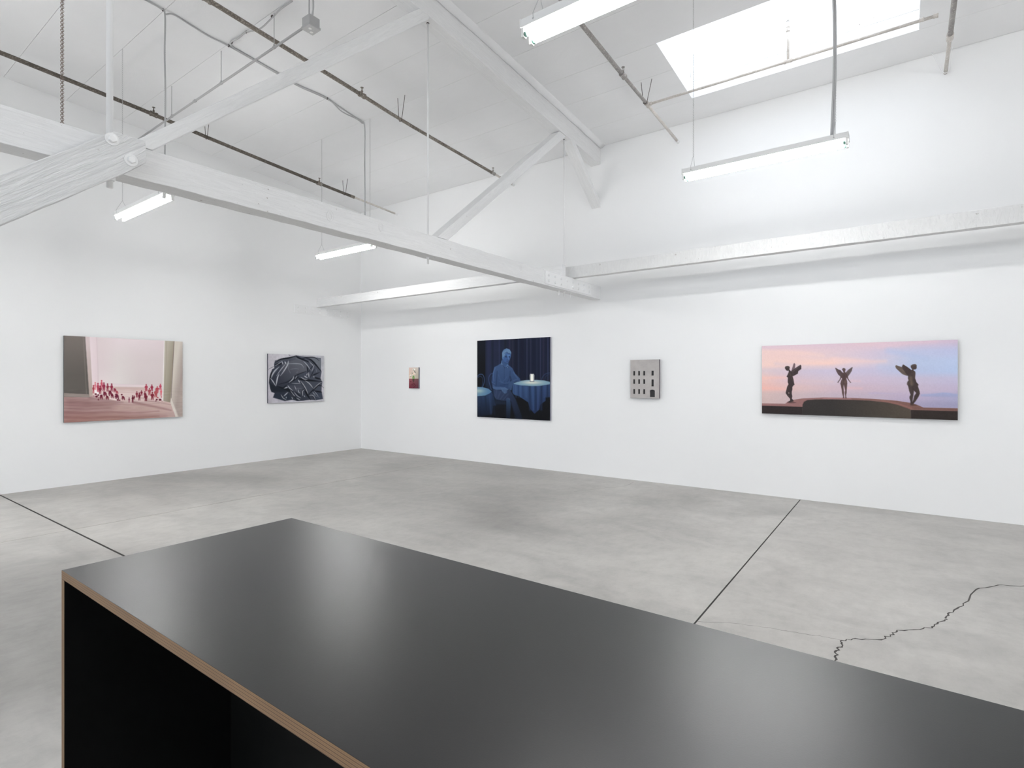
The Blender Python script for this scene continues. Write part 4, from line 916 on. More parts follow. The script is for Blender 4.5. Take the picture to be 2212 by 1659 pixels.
        ('P',[(0.6652,0.694),(0.6633,0.7017),(0.6588,0.7048),(0.6543,0.7014),(0.6525,0.6936),(0.6543,0.6859),(0.6588,0.6828),(0.6633,0.6862)],(104,32,46),0.55,1,None),
        ('P',[(0.6479,0.7087),(0.6588,0.7024),(0.6697,0.7094),(0.6741,0.7278),(0.669,0.74),(0.6679,0.7801),(0.6606,0.7798),(0.6588,0.7473),(0.6545,0.7795),(0.6472,0.7792),(0.649,0.7392),(0.6428,0.7266)],(104,32,46),0.55,1,None),
        ('P',[(0.6959,0.6215),(0.694,0.6292),(0.6896,0.6323),(0.6851,0.629),(0.6833,0.6212),(0.6851,0.6136),(0.6896,0.6105),(0.694,0.6138)],(158,74,80),0.55,1,None),
        ('P',[(0.6798,0.6363),(0.6896,0.6299),(0.6994,0.6368),(0.7033,0.6549),(0.6987,0.6671),(0.6978,0.7068),(0.6912,0.7066),(0.6896,0.6744),(0.6856,0.7064),(0.6791,0.7062),(0.6807,0.6665),(0.6752,0.6541)],(158,74,80),0.55,1,None),
        ('P',[(0.6669,0.5716),(0.665,0.5791),(0.6607,0.5822),(0.6563,0.579),(0.6545,0.5714),(0.6563,0.5639),(0.6607,0.5608),(0.665,0.564)],(164,64,80),0.55,1,None),
        ('P',[(0.6502,0.5862),(0.6607,0.5799),(0.6712,0.5865),(0.6754,0.6043),(0.6705,0.6163),(0.6695,0.6553),(0.6624,0.6551),(0.6607,0.6235),(0.6565,0.655),(0.6495,0.6548),(0.6512,0.6159),(0.6453,0.6037)],(164,64,80),0.55,1,None),
        ('P',[(0.7169,0.5769),(0.7152,0.5839),(0.7111,0.5867),(0.7071,0.5837),(0.7054,0.5767),(0.7071,0.5698),(0.7111,0.567),(0.7152,0.57)],(142,46,66),0.55,1,None),
        ('P',[(0.7013,0.5903),(0.7111,0.5845),(0.721,0.5907),(0.725,0.6071),(0.7204,0.6181),(0.7194,0.654),(0.7128,0.6539),(0.7111,0.6247),(0.7072,0.6537),(0.7006,0.6535),(0.7023,0.6177),(0.6967,0.6065)],(142,46,66),0.55,1,None),
        ('P',[(0.7229,0.6727),(0.7209,0.6813),(0.7159,0.6847),(0.7109,0.681),(0.7088,0.6723),(0.7109,0.6638),(0.7159,0.6604),(0.7209,0.6641)],(124,40,52),0.55,1,None),
        ('P',[(0.704,0.689),(0.7159,0.682),(0.7278,0.6898),(0.7325,0.7101),(0.727,0.7236),(0.7258,0.768),(0.7178,0.7677),(0.7159,0.7317),(0.7111,0.7674),(0.7032,0.7671),(0.7052,0.7228),(0.6985,0.7089)],(124,40,52),0.55,1,None),
        ('P',[(0.7661,0.599),(0.7644,0.6058),(0.7604,0.6085),(0.7565,0.6056),(0.7548,0.5988),(0.7565,0.5921),(0.7604,0.5893),(0.7644,0.5922)],(174,74,84),0.55,1,None),
        ('P',[(0.748,0.612),(0.7604,0.6064),(0.7729,0.6125),(0.7779,0.6285),(0.772,0.6392),(0.7708,0.6743),(0.7625,0.6741),(0.7604,0.6456),(0.7555,0.6738),(0.7472,0.6736),(0.7493,0.6387),(0.7423,0.6277)],(174,74,84),0.55,1,None),
        ('P',[(0.7551,0.6413),(0.753,0.6498),(0.748,0.6532),(0.7431,0.6495),(0.741,0.6409),(0.7431,0.6325),(0.748,0.6291),(0.753,0.6327)],(166,78,82),0.55,1,None),
        ('P',[(0.7349,0.6575),(0.748,0.6505),(0.7612,0.6582),(0.7665,0.6783),(0.7604,0.6918),(0.759,0.7358),(0.7502,0.7355),(0.748,0.6998),(0.7428,0.7352),(0.734,0.7349),(0.7362,0.691),(0.7288,0.6772)],(166,78,82),0.55,1,None),
        ('P',[(0.7943,0.569),(0.7928,0.5752),(0.7892,0.5777),(0.7855,0.5751),(0.7841,0.5689),(0.7855,0.5628),(0.7892,0.5603),(0.7928,0.5629)],(176,60,84),0.55,1,None),
        ('P',[(0.7807,0.5809),(0.7892,0.5758),(0.7977,0.5812),(0.8011,0.5957),(0.7971,0.6054),(0.7962,0.6372),(0.7906,0.6371),(0.7892,0.6113),(0.7858,0.6369),(0.7801,0.6368),(0.7815,0.6051),(0.7767,0.5952)],(176,60,84),0.55,1,None),
        ('P',[(0.8021,0.633),(0.8003,0.6405),(0.7959,0.6434),(0.7915,0.6402),(0.7897,0.6327),(0.7915,0.6253),(0.7959,0.6223),(0.8003,0.6255)],(208,108,118),0.55,1,None),
        ('P',[(0.7882,0.6474),(0.7959,0.6411),(0.8036,0.6478),(0.8067,0.6653),(0.8031,0.6772),(0.8023,0.7158),(0.7972,0.7156),(0.7959,0.6843),(0.7928,0.7155),(0.7877,0.7153),(0.789,0.6768),(0.7846,0.6647)],(208,108,118),0.55,1,None),
        ('P',[(0.7718,0.739),(0.7699,0.7441),(0.7652,0.746),(0.7605,0.7437),(0.7586,0.7385),(0.7605,0.7334),(0.7652,0.7315),(0.7699,0.7338)],(160,50,70),0.55,1,None),
        ('P',[(0.7653,0.7643),(0.7625,0.7717),(0.7557,0.7746),(0.7488,0.7712),(0.746,0.7635),(0.7488,0.7561),(0.7557,0.7533),(0.7625,0.7567)],(96,30,46),0.55,1,None),
        ('P',[(0.7542,0.7813),(0.7524,0.786),(0.748,0.7878),(0.7437,0.7857),(0.7419,0.7808),(0.7437,0.7761),(0.748,0.7743),(0.7524,0.7765)],(96,30,46),0.55,1,None),
        ('P',[(0.7991,0.7685),(0.7954,0.7783),(0.7863,0.782),(0.7772,0.7775),(0.7735,0.7674),(0.7772,0.7576),(0.7863,0.7538),(0.7954,0.7583)],(96,30,46),0.55,1,None),
        ('P',[(0.805,0.7322),(0.8032,0.7369),(0.7988,0.7387),(0.7944,0.7366),(0.7926,0.7317),(0.7944,0.7269),(0.7988,0.7251),(0.8032,0.7273)],(190,60,70),0.55,1,None),
        ('P',[(0.8072,0.785),(0.8061,0.7878),(0.8036,0.7888),(0.8011,0.7875),(0.8001,0.7847),(0.8011,0.782),(0.8036,0.781),(0.8061,0.7822)],(96,30,46),0.55,1,None),
        ('N',120,18,9,(0,0.62,1,1)),
    ]),
    'leather': (159, 120, [
        ('F',[0,0.5,1],[0,1],[[(188,184,190),(190,188,194),(178,178,184)],[(172,168,176),(188,186,194),(186,184,190)]]),
        ('N',30,40,14,(0,0,1,1)),
        ('N',8,10,14,(0,0,1,1)),
        ('P',[(0.1144,0.1367),(0.1732,0.1173),(0.2565,0.0755),(0.3777,0.05),(0.4828,0.0136),(0.5835,0.0288),(0.6796,0.0332),(0.797,0.037),(0.9405,0.0517),(0.9405,0.297),(0.954,0.3583),(0.9338,0.4963),(0.9439,0.5347),(0.971,0.5696),(0.9574,0.673),(0.954,0.7881),(0.9778,0.9503),(0.85,0.9748),(0.7185,0.9608),(0.6026,0.9776),(0.5015,0.9799),(0.4022,0.9455),(0.2805,0.965),(0.0824,0.8874),(0.1115,0.8032),(0.0563,0.7728),(0.0332,0.7083),(0.016,0.5877),(0.0361,0.4606),(0.0679,0.3117),(0.1027,0.2901),(0.0969,0.2118)],(78,82,94),0.6,1,(0.7839,0.0639,0.2206,0.9439,(40,44,54))),
        ('P',[(0.1144,0.1402),(0.2028,0.095),(0.341,0.0621),(0.4828,0.0284),(0.5835,0.0845),(0.3777,0.1048),(0.2325,0.1374),(0.1203,0.2043)],(84,88,96),1.5,0.8,None),
        ('P',[(0.6796,0.0406),(0.9371,0.0556),(0.9371,0.297),(0.8901,0.2669),(0.8169,0.1615)],(112,116,124),2,0.8,None),
        ('P',[(0.2445,0.2021),(0.341,0.1494),(0.4828,0.0799),(0.609,0.1285),(0.6731,0.2394),(0.6731,0.3368),(0.5266,0.4042),(0.341,0.5351),(0.1791,0.612),(0.2028,0.4472)],(92,94,102),3,0.9,(0.4641,0.1835,0.2565,0.5846,(54,56,66))),
        ('P',[(0.5392,0.5004),(0.6796,0.5242),(0.9574,0.5732),(0.712,0.8327),(0.641,0.6881)],(66,70,80),2,0.9,None),
        ('P',[(0.0217,0.5878),(0.1261,0.661),(0.2925,0.7229),(0.3899,0.7549),(0.2565,0.7868),(0.0563,0.7728)],(28,32,40),2,0.85,None),
        ('P',[(0.1027,0.81),(0.2325,0.7932),(0.341,0.8116),(0.4022,0.9455),(0.2805,0.965),(0.0853,0.8875)],(38,44,56),2,0.9,None),
        ('P',[(0.7839,0.7749),(0.9574,0.7958),(0.9778,0.9503),(0.85,0.9672)],(56,62,76),2,0.8,None),
        ('P',[(0.341,0.6515),(0.5582,0.6267),(0.6218,0.7249),(0.5645,0.8346),(0.4516,0.7789)],(70,72,82),2.5,0.8,None),
        ('S',[(0.1144,0.183),(0.2028,0.1094),(0.341,0.0767),(0.4765,0.0249)],0.0209,0.0274,(20,22,28),0.95,1.125),
        ('S',[(0.4765,0.0249),(0.5266,0.0639),(0.641,0.1128),(0.7839,0.1773)],0.0354,0.0209,(20,22,28),0.95,1.125),
        ('S',[(0.5835,0.0808),(0.6796,0.0481),(0.8169,0.044),(0.9102,0.1138)],0.0241,0.008,(20,22,28),0.95,1.125),
        ('S',[(0.6667,0.071),(0.7446,0.0952),(0.8301,0.1841),(0.9439,0.343)],0.0274,0.0354,(20,22,28),0.95,1.125),
        ('S',[(0.6731,0.2394),(0.6925,0.3292),(0.7055,0.4944)],0.0274,0.0145,(20,22,28),0.95,1.125),
        ('S',[(0.1791,0.6192),(0.341,0.5642),(0.4828,0.4336),(0.6635,0.3481)],0.0145,0.0177,(20,22,28),0.95,1.125),
        ('S',[(0.5266,0.5003),(0.5899,0.5232),(0.7839,0.548),(0.9574,0.5694)],0.0483,0.0241,(20,22,28),0.95,1.125),
        ('S',[(0.7773,0.4345),(0.9169,0.3661)],0.029,0.0129,(20,22,28),0.95,1.125),
        ('S',[(0.8169,0.4801),(0.9439,0.5193)],0.037,0.0241,(20,22,28),0.95,1.125),
        ('S',[(0.1496,0.6615),(0.2805,0.7153),(0.3777,0.7545),(0.4579,0.8747)],0.0402,0.029,(20,22,28),0.95,1.125),
        ('S',[(0.2565,0.7002),(0.3107,0.6436)],0.0402,0.0161,(20,22,28),0.95,1.125),
        ('S',[(0.5582,0.5525),(0.641,0.7031),(0.6861,0.8468)],0.0274,0.0145,(20,22,28),0.95,1.125),
        ('S',[(0.7055,0.8438),(0.797,0.745),(0.9574,0.5809)],0.0209,0.0274,(20,22,28),0.95,1.125),
        ('S',[(0.5835,0.8502),(0.5962,0.7614),(0.6346,0.7253)],0.0354,0.0161,(20,22,28),0.95,1.125),
        ('S',[(0.4641,0.7793),(0.5266,0.848),(0.5645,0.8792)],0.0177,0.0113,(20,22,28),0.95,1.125),
        ('S',[(0.3046,0.7522),(0.4022,0.8065),(0.4953,0.9722)],0.0177,0.0209,(20,22,28),0.95,1.125),
        ('S',[(0.1203,0.2186),(0.185,0.2031),(0.2325,0.1879)],0.0483,0.0241,(20,22,28),0.95,1.125),
        ('S',[(0.0679,0.333),(0.0448,0.4323),(0.0217,0.5807)],0.0241,0.0402,(20,22,28),0.95,1.125),
        ('S',[(0.712,0.3591),(0.7576,0.2684),(0.8102,0.1996)],0.0161,0.0113,(20,22,28),0.95,1.125),
        ('S',[(0.738,0.4796),(0.8169,0.2981)],0.0177,0.0097,(20,22,28),0.95,1.125),
        ('S',[(0.6282,0.7475),(0.6861,0.8618),(0.7446,0.9621)],0.0402,0.0241,(20,22,28),0.95,1.125),
        ('S',[(0.797,0.7678),(0.9574,0.8035)],0.0209,0.0322,(20,22,28),0.95,1.125),
        ('S',[(0.341,0.6078),(0.4392,0.5363),(0.5266,0.4633)],0.0129,0.0322,(20,22,28),0.95,1.125),
        ('S',[(0.2087,0.8283),(0.2805,0.9396)],0.0241,0.0161,(20,22,28),0.95,1.125),
        ('S',[(0.8834,0.6561),(0.9574,0.6615)],0.0129,0.0177,(20,22,28),0.95,1.125),
        ('S',[(0.7185,0.848),(0.7839,0.8884),(0.8301,0.9738)],0.0161,0.0113,(20,22,28),0.95,1.125),
        ('S',[(0.341,0.1349),(0.3289,0.2151),(0.2565,0.3607),(0.2028,0.4472)],0.0274,0.0113,(196,198,204),0.85,1.0),
        ('S',[(0.2325,0.1446),(0.2475,0.2092)],0.0129,0.0209,(196,198,204),0.85,1.0),
        ('S',[(0.2805,0.1508),(0.3046,0.2083)],0.0322,0.0113,(196,198,204),0.85,1.0),
        ('S',[(0.2805,0.2159),(0.2087,0.325),(0.1378,0.4469)],0.0177,0.008,(196,198,204),0.85,1.0),
        ('S',[(0.185,0.2605),(0.1144,0.3399),(0.0679,0.4324),(0.0563,0.4891)],0.0209,0.0241,(196,198,204),0.85,1.0),
        ('S',[(0.185,0.404),(0.1555,0.4899),(0.132,0.6397)],0.0177,0.0274,(196,198,204),0.85,1.0),
        ('S',[(0.039,0.496),(0.0795,0.5604),(0.1261,0.6538)],0.0161,0.0177,(196,198,204),0.85,1.0),
        ('S',[(0.3532,0.1929),(0.4641,0.1871),(0.5645,0.1964),(0.6026,0.2404)],0.008,0.0097,(196,198,204),0.85,1.0),
        ('S',[(0.6154,0.1358),(0.6796,0.2093),(0.7446,0.3213)],0.0177,0.0097,(196,198,204),0.85,1.0),
        ('S',[(0.712,0.1336),(0.7773,0.2001),(0.797,0.2452)],0.0145,0.008,(196,198,204),0.85,1.0),
        ('S',[(0.6282,0.449),(0.6861,0.4867)],0.0241,0.0161,(196,198,204),0.85,1.0),
        ('S',[(0.6861,0.3892),(0.6667,0.4342)],0.0113,0.0193,(196,198,204),0.85,1.0),
        ('S',[(0.5645,0.471),(0.6282,0.5162),(0.6861,0.5167)],0.0145,0.0145,(196,198,204),0.85,1.0),
        ('S',[(0.4392,0.4555),(0.4145,0.5213),(0.3532,0.5862)],0.0241,0.0129,(196,198,204),0.85,1.0),
        ('S',[(0.489,0.4484),(0.4641,0.5145)],0.0113,0.008,(196,198,204),0.85,1.0),
        ('S',[(0.5203,0.5372),(0.5455,0.5894)],0.0274,0.0145,(196,198,204),0.85,1.0),
        ('S',[(0.5582,0.5525),(0.6026,0.6201),(0.6538,0.7184),(0.6925,0.8245)],0.0145,0.0177,(196,198,204),0.85,1.0),
        ('S',[(0.641,0.5462),(0.7185,0.6073),(0.7839,0.6993)],0.0113,0.0193,(196,198,204),0.85,1.0),
        ('S',[(0.9642,0.5772),(0.8767,0.6407),(0.797,0.7299)],0.0129,0.008,(196,198,204),0.85,1.0),
        ('S',[(0.3349,0.6514),(0.3654,0.7031),(0.4207,0.7559)],0.0241,0.0113,(196,198,204),0.85,1.0),
        ('S',[(0.2685,0.7077),(0.3289,0.6803)],0.0113,0.0241,(196,198,204),0.85,1.0),
        ('S',[(0.3777,0.7545),(0.4392,0.8519),(0.4579,0.8747)],0.0161,0.008,(196,198,204),0.85,1.0),
        ('S',[(0.4454,0.7934),(0.5015,0.8692),(0.5645,0.9163)],0.0129,0.0097,(196,198,204),0.85,1.0),
        ('S',[(0.5962,0.8656),(0.5962,0.7763),(0.6282,0.74)],0.0193,0.0097,(196,198,204),0.85,1.0),
        ('S',[(0.5141,0.7367),(0.5266,0.7888),(0.5518,0.8119)],0.0177,0.008,(196,198,204),0.85,1.0),
        ('S',[(0.2146,0.8357),(0.2565,0.9096),(0.3046,0.9408)],0.0177,0.008,(196,198,204),0.85,1.0),
        ('S',[(0.6218,0.8667),(0.641,0.8973)],0.0193,0.008,(196,198,204),0.85,1.0),
        ('S',[(0.489,0.9129),(0.5518,0.9602)],0.0113,0.008,(196,198,204),0.85,1.0),
        ('S',[(0.725,0.8633),(0.797,0.8814),(0.8367,0.9666)],0.0113,0.008,(196,198,204),0.85,1.0),
        ('S',[(0.7839,0.7976),(0.8367,0.8678)],0.0129,0.0064,(196,198,204),0.85,1.0),
        ('S',[(0.8169,0.7836),(0.8901,0.8852)],0.008,0.008,(196,198,204),0.85,1.0),
        ('S',[(0.4516,0.654),(0.4828,0.7505)],0.0113,0.008,(196,198,204),0.85,1.0),
        ('S',[(0.3349,0.7896),(0.2625,0.8665)],0.0161,0.0177,(196,198,204),0.85,1.0),
        ('S',[(0.8036,0.4497),(0.8102,0.4801)],0.0193,0.0113,(196,198,204),0.85,1.0),
        ('S',[(0.8102,0.2072),(0.7839,0.2984),(0.7642,0.3438)],0.0097,0.008,(196,198,204),0.85,1.0),
        ('S',[(0.7055,0.3667),(0.712,0.4794)],0.0161,0.0209,(196,198,204),0.85,1.0),
        ('S',[(0.4022,0.8943),(0.4207,0.9391)],0.0161,0.008,(196,198,204),0.85,1.0),
        ('S',[(0.4022,0.6017),(0.5582,0.6082)],0.0064,0.008,(196,198,204),0.85,1.0),
        ('S',[(0.3046,0.8828),(0.3046,0.9118)],0.0193,0.008,(196,198,204),0.85,1.0),
        ('S',[(0.2325,0.1482),(0.185,0.1888),(0.1203,0.24)],0.008,0.0113,(196,198,204),0.85,1.0),
        ('S',[(0.3532,0.2074),(0.3471,0.3022),(0.3777,0.3895)],0.0064,0.0064,(128,132,142),0.8,1.125),
        ('S',[(0.3777,0.3092),(0.4641,0.2938),(0.5266,0.3006)],0.0048,0.0048,(128,132,142),0.8,1.125),
        ('S',[(0.6154,0.2402),(0.609,0.2775)],0.0129,0.008,(128,132,142),0.8,1.125),
        ('S',[(0.489,0.3747),(0.5078,0.3599)],0.0113,0.0048,(128,132,142),0.8,1.125),
        ('S',[(0.1732,0.275),(0.1027,0.3898)],0.0113,0.0113,(128,132,142),0.8,1.125),
        ('S',[(0.85,0.2978),(0.8567,0.3586)],0.0097,0.0048,(128,132,142),0.8,1.125),
        ('S',[(0.85,0.1609),(0.8767,0.1832)],0.0097,0.0064,(128,132,142),0.8,1.125),
        ('S',[(0.4765,0.0801),(0.609,0.1285)],0.0064,0.0064,(128,132,142),0.8,1.125),
        ('S',[(0.738,0.8412),(0.9169,0.9169)],0.0097,0.0064,(128,132,142),0.8,1.125),
        ('S',[(0.4765,0.7061),(0.5772,0.7088)],0.0064,0.0048,(128,132,142),0.8,1.125),
        ('S',[(0.0057,0.3157),(0.0969,0.2531)],0.0072,0.0072,(52,52,60),0.9,0.75),
        ('S',[(0.3441,-0.0035),(0.3746,0.0282)],0.0072,0.0072,(52,52,60),0.9,0.75),
        ('S',[(0.954,0.6653),(0.9982,0.7125)],0.0072,0.0072,(52,52,60),0.9,0.75),
        ('P',[(0.0853,0.8911),(0.2805,0.9671),(0.4022,0.9492),(0.5015,0.9836),(0.6026,0.9813),(0.7185,0.9646),(0.9982,0.9744),(0.9982,1.0052),(0.0045,1.011),(0.0045,0.8698)],(176,172,180),1,0.0,None),
    ]),
    'flowers': (37, 56, [
        ('F',[0,0.5,1],[0,0.5,0.53,0.535,1],[[(214,188,176),(206,190,180),(196,188,178)],[(208,186,170),(196,186,168),(164,156,140)],[(206,186,170),(192,182,164),(160,152,136)],[(146,84,88),(122,78,80),(104,72,76)],[(108,40,52),(100,54,66),(92,50,62)]]),
        ('P',[(0.4174,0.3863),(0.5397,0.3863),(0.5907,0.4892),(0.5805,0.5407),(0.3767,0.5407),(0.3665,0.4799)],(112,146,84),0.7,1,None),
        ('L',[(0.4786,0.3957),(0.4276,0.4892)],0.0206,0.0281,(52,92,44),1,0.6),
        ('L',[(0.5295,0.405),(0.5499,0.4986)],0.0131,0.0206,(74,120,60),1,0.6),
        ('L',[(0.4684,0.4331),(0.499,0.536)],0.0094,0.0094,(190,206,170),0.8,0.6),
        ('P',[(0.3767,0.5407),(0.5805,0.5407),(0.5295,0.6857),(0.4684,0.7091),(0.3971,0.6296)],(72,54,54),0.8,1,None),
        ('L',[(0.4786,0.5547),(0.499,0.6296)],0.0169,0.0113,(84,100,66),0.8,0.6),
        ('P',[(0.5825,0.246),(0.57,0.2666),(0.5357,0.2816),(0.4888,0.2872),(0.4419,0.2816),(0.4076,0.2666),(0.395,0.246),(0.4076,0.2254),(0.4419,0.2103),(0.4888,0.2048),(0.5357,0.2103),(0.57,0.2254)],(240,240,232),0.8,0.85,None),
        ('P',[(0.6845,0.3115),(0.6719,0.3321),(0.6376,0.3471),(0.5907,0.3527),(0.5438,0.3471),(0.5095,0.3321),(0.4969,0.3115),(0.5095,0.2909),(0.5438,0.2758),(0.5907,0.2703),(0.6376,0.2758),(0.6719,0.2909)],(240,240,232),0.8,0.85,None),
        ('P',[(0.552,0.3396),(0.5394,0.3601),(0.5051,0.3752),(0.4582,0.3807),(0.4113,0.3752),(0.377,0.3601),(0.3644,0.3396),(0.377,0.319),(0.4113,0.3039),(0.4582,0.2984),(0.5051,0.3039),(0.5394,0.319)],(240,240,232),0.8,0.85,None),
        ('P',[(0.2666,0.3863),(0.254,0.4069),(0.2197,0.422),(0.1728,0.4275),(0.126,0.422),(0.0916,0.4069),(0.0791,0.3863),(0.0916,0.3658),(0.126,0.3507),(0.1728,0.3452),(0.2197,0.3507),(0.254,0.3658)],(240,240,232),0.8,0.85,None),
        ('P',[(0.5927,0.0963),(0.5802,0.1169),(0.5459,0.132),(0.499,0.1375),(0.4521,0.132),(0.4178,0.1169),(0.4052,0.0963),(0.4178,0.0757),(0.4521,0.0607),(0.499,0.0551),(0.5459,0.0607),(0.5802,0.0757)],(240,240,232),0.8,0.85,None),
        ('P',[(0.6743,0.0963),(0.6617,0.1169),(0.6274,0.132),(0.5805,0.1375),(0.5336,0.132),(0.4993,0.1169),(0.4867,0.0963),(0.4993,0.0757),(0.5336,0.0607),(0.5805,0.0551),(0.6274,0.0607),(0.6617,0.0757)],(240,240,232),0.8,0.85,None),
        ('P',[(0.5194,0.2582),(0.5133,0.2666),(0.4969,0.2727),(0.4745,0.275),(0.4521,0.2727),(0.4357,0.2666),(0.4297,0.2582),(0.4357,0.2497),(0.4521,0.2436),(0.4745,0.2413),(0.4969,0.2436),(0.5133,0.2497)],(186,110,72),0.6,1,None),
        ('P',[(0.6335,0.319),(0.6275,0.3274),(0.6111,0.3336),(0.5887,0.3358),(0.5662,0.3336),(0.5498,0.3274),(0.5438,0.319),(0.5498,0.3106),(0.5662,0.3044),(0.5887,0.3021),(0.6111,0.3044),(0.6275,0.3106)],(186,110,72),0.6,1,None),
        ('P',[(0.503,0.333),(0.497,0.3414),(0.4806,0.3476),(0.4582,0.3498),(0.4358,0.3476),(0.4194,0.3414),(0.4134,0.333),(0.4194,0.3246),(0.4358,0.3184),(0.4582,0.3162),(0.4806,0.3184),(0.497,0.3246)],(186,110,72),0.6,1,None),
        ('L',[(0.1932,0.3835),(0.1932,0.4331)],0.0113,0.0319,(40,50,36),0.9,0.6),
        ('L',[(0.5805,0.1777),(0.5805,0.2273)],0.0113,0.0319,(40,50,36),0.9,0.6),
        ('L',[(0.6213,0.1356),(0.6213,0.1852)],0.0113,0.0319,(40,50,36),0.9,0.6),
        ('L',[(0.6926,0.2011),(0.6926,0.2507)],0.0113,0.0319,(40,50,36),0.9,0.6),
        ('L',[(0.4929,0.0795),(0.4929,0.1291)],0.0113,0.0319,(40,50,36),0.9,0.6),
        ('L',[(0.3461,0.2432),(0.3461,0.2928)],0.0113,0.0319,(40,50,36),0.9,0.6),
        ('P',[(0.2503,0.6764),(0.2426,0.6923),(0.2218,0.7039),(0.1932,0.7082),(0.1647,0.7039),(0.1438,0.6923),(0.1361,0.6764),(0.1438,0.6605),(0.1647,0.6488),(0.1932,0.6445),(0.2218,0.6488),(0.2426,0.6605)],(86,30,40),0.8,0.8,None),
        ('P',[(0.6376,0.798),(0.6299,0.8139),(0.609,0.8255),(0.5805,0.8298),(0.552,0.8255),(0.5311,0.8139),(0.5234,0.798),(0.5311,0.7821),(0.552,0.7704),(0.5805,0.7662),(0.609,0.7704),(0.6299,0.7821)],(86,30,40),0.8,0.8,None),
        ('P',[(0.5255,0.8541),(0.5178,0.87),(0.4969,0.8817),(0.4684,0.8859),(0.4399,0.8817),(0.419,0.87),(0.4113,0.8541),(0.419,0.8382),(0.4399,0.8266),(0.4684,0.8223),(0.4969,0.8266),(0.5178,0.8382)],(86,30,40),0.8,0.8,None),
        ('P',[(0.658,0.9103),(0.6503,0.9262),(0.6294,0.9378),(0.6009,0.9421),(0.5724,0.9378),(0.5515,0.9262),(0.5438,0.9103),(0.5515,0.8943),(0.5724,0.8827),(0.6009,0.8784),(0.6294,0.8827),(0.6503,0.8943)],(86,30,40),0.8,0.8,None),
        ('P',[(0.393,0.826),(0.3853,0.842),(0.3644,0.8536),(0.3359,0.8579),(0.3074,0.8536),(0.2865,0.842),(0.2788,0.826),(0.2865,0.8101),(0.3074,0.7985),(0.3359,0.7942),(0.3644,0.7985),(0.3853,0.8101)],(86,30,40),0.8,0.8,None),
        ('P',[(0.556,0.9477),(0.5484,0.9636),(0.5275,0.9752),(0.499,0.9795),(0.4704,0.9752),(0.4495,0.9636),(0.4419,0.9477),(0.4495,0.9318),(0.4704,0.9201),(0.499,0.9159),(0.5275,0.9201),(0.5484,0.9318)],(86,30,40),0.8,0.8,None),
        ('P',[(0.7395,0.8541),(0.7319,0.87),(0.711,0.8817),(0.6824,0.8859),(0.6539,0.8817),(0.633,0.87),(0.6253,0.8541),(0.633,0.8382),(0.6539,0.8266),(0.6824,0.8223),(0.711,0.8266),(0.7319,0.8382)],(86,30,40),0.8,0.8,None),
        ('P',[(0.5153,0.7606),(0.5076,0.7765),(0.4867,0.7881),(0.4582,0.7924),(0.4297,0.7881),(0.4088,0.7765),(0.4011,0.7606),(0.4088,0.7447),(0.4297,0.733),(0.4582,0.7288),(0.4867,0.733),(0.5076,0.7447)],(86,30,40),0.8,0.8,None),
        ('L',[(0.5601,0.8728),(0.499,0.8915),(0.4378,0.8822)],0.0075,0.0075,(128,92,92),0.7,0.6),
    ]),
    'cafe': (225, 200, [
        ('F',[0,0.12,0.125,0.16,0.5,0.75,1],[0,0.35,0.75,1],[[(14,18,26),(16,20,30),(26,30,48),(34,38,62),(18,24,40),(22,28,46),(24,28,48)],[(13,15,20),(14,16,20),(24,30,48),(32,38,60),(18,24,40),(18,24,42),(22,28,46)],[(10,12,16),(10,12,16),(20,30,44),(22,32,50),(14,18,26),(12,14,20),(14,16,22)],[(14,18,26),(12,14,20),(12,14,20),(12,14,20),(12,14,18),(12,13,17),(14,17,24)]]),
        ('L',[(0.2268,-0.0089),(0.2268,0.5161)],0.041,0.0328,(20,26,40),0.8,2.2),
        ('L',[(0.3243,-0.0045),(0.3243,0.5159)],0.0178,0.0142,(44,50,78),0.7,2.2),
        ('L',[(0.3551,-0.0031),(0.3551,0.5159)],0.0342,0.0273,(22,28,46),0.8,2.2),
        ('L',[(0.4087,-0.0007),(0.4087,0.5158)],0.0342,0.0273,(18,24,34),0.9,2.2),
        ('L',[(0.4693,0.0021),(0.4693,0.5157)],0.0301,0.0241,(42,40,62),0.7,2.2),
        ('L',[(0.5106,0.004),(0.5106,0.5156)],0.0301,0.0241,(38,38,56),0.7,2.2),
        ('L',[(0.559,0.0062),(0.559,0.5155)],0.0273,0.0219,(16,20,34),0.9,2.2),
        ('L',[(0.5922,0.0077),(0.5922,0.5154)],0.0096,0.0077,(46,52,78),0.7,2.2),
        ('L',[(0.6398,0.0098),(0.6398,0.5154)],0.0478,0.0383,(18,22,38),0.8,2.2),
        ('L',[(0.7037,0.0127),(0.7037,0.5153)],0.0109,0.0087,(56,60,88),0.75,2.2),
        ('L',[(0.7539,0.015),(0.7539,0.5152)],0.0082,0.0066,(54,54,78),0.75,2.2),
        ('L',[(0.791,0.0167),(0.791,0.5151)],0.041,0.0328,(18,24,40),0.8,2.2),
        ('L',[(0.8333,0.0186),(0.8333,0.515)],0.0082,0.0066,(44,50,72),0.6,2.2),
        ('L',[(0.8789,0.0009),(0.8789,0.5149)],0.0096,0.0077,(58,62,90),0.75,2.2),
        ('L',[(0.9171,0.0028),(0.9171,0.5149)],0.0273,0.0219,(42,40,60),0.6,2.2),
        ('L',[(0.9736,0.0022),(0.9736,0.5148)],0.0068,0.0055,(64,72,104),0.8,2.2),
        ('L',[(0.9516,0.0011),(0.9516,0.5148)],0.0205,0.0164,(22,26,42),0.8,2.2),
        ('P',[(0.0019,0.6164),(0.1355,0.615),(0.2777,0.8435),(0.4011,0.819),(0.4315,0.9898),(0.0019,1.0021)],(13,15,20),8,0.8,None),
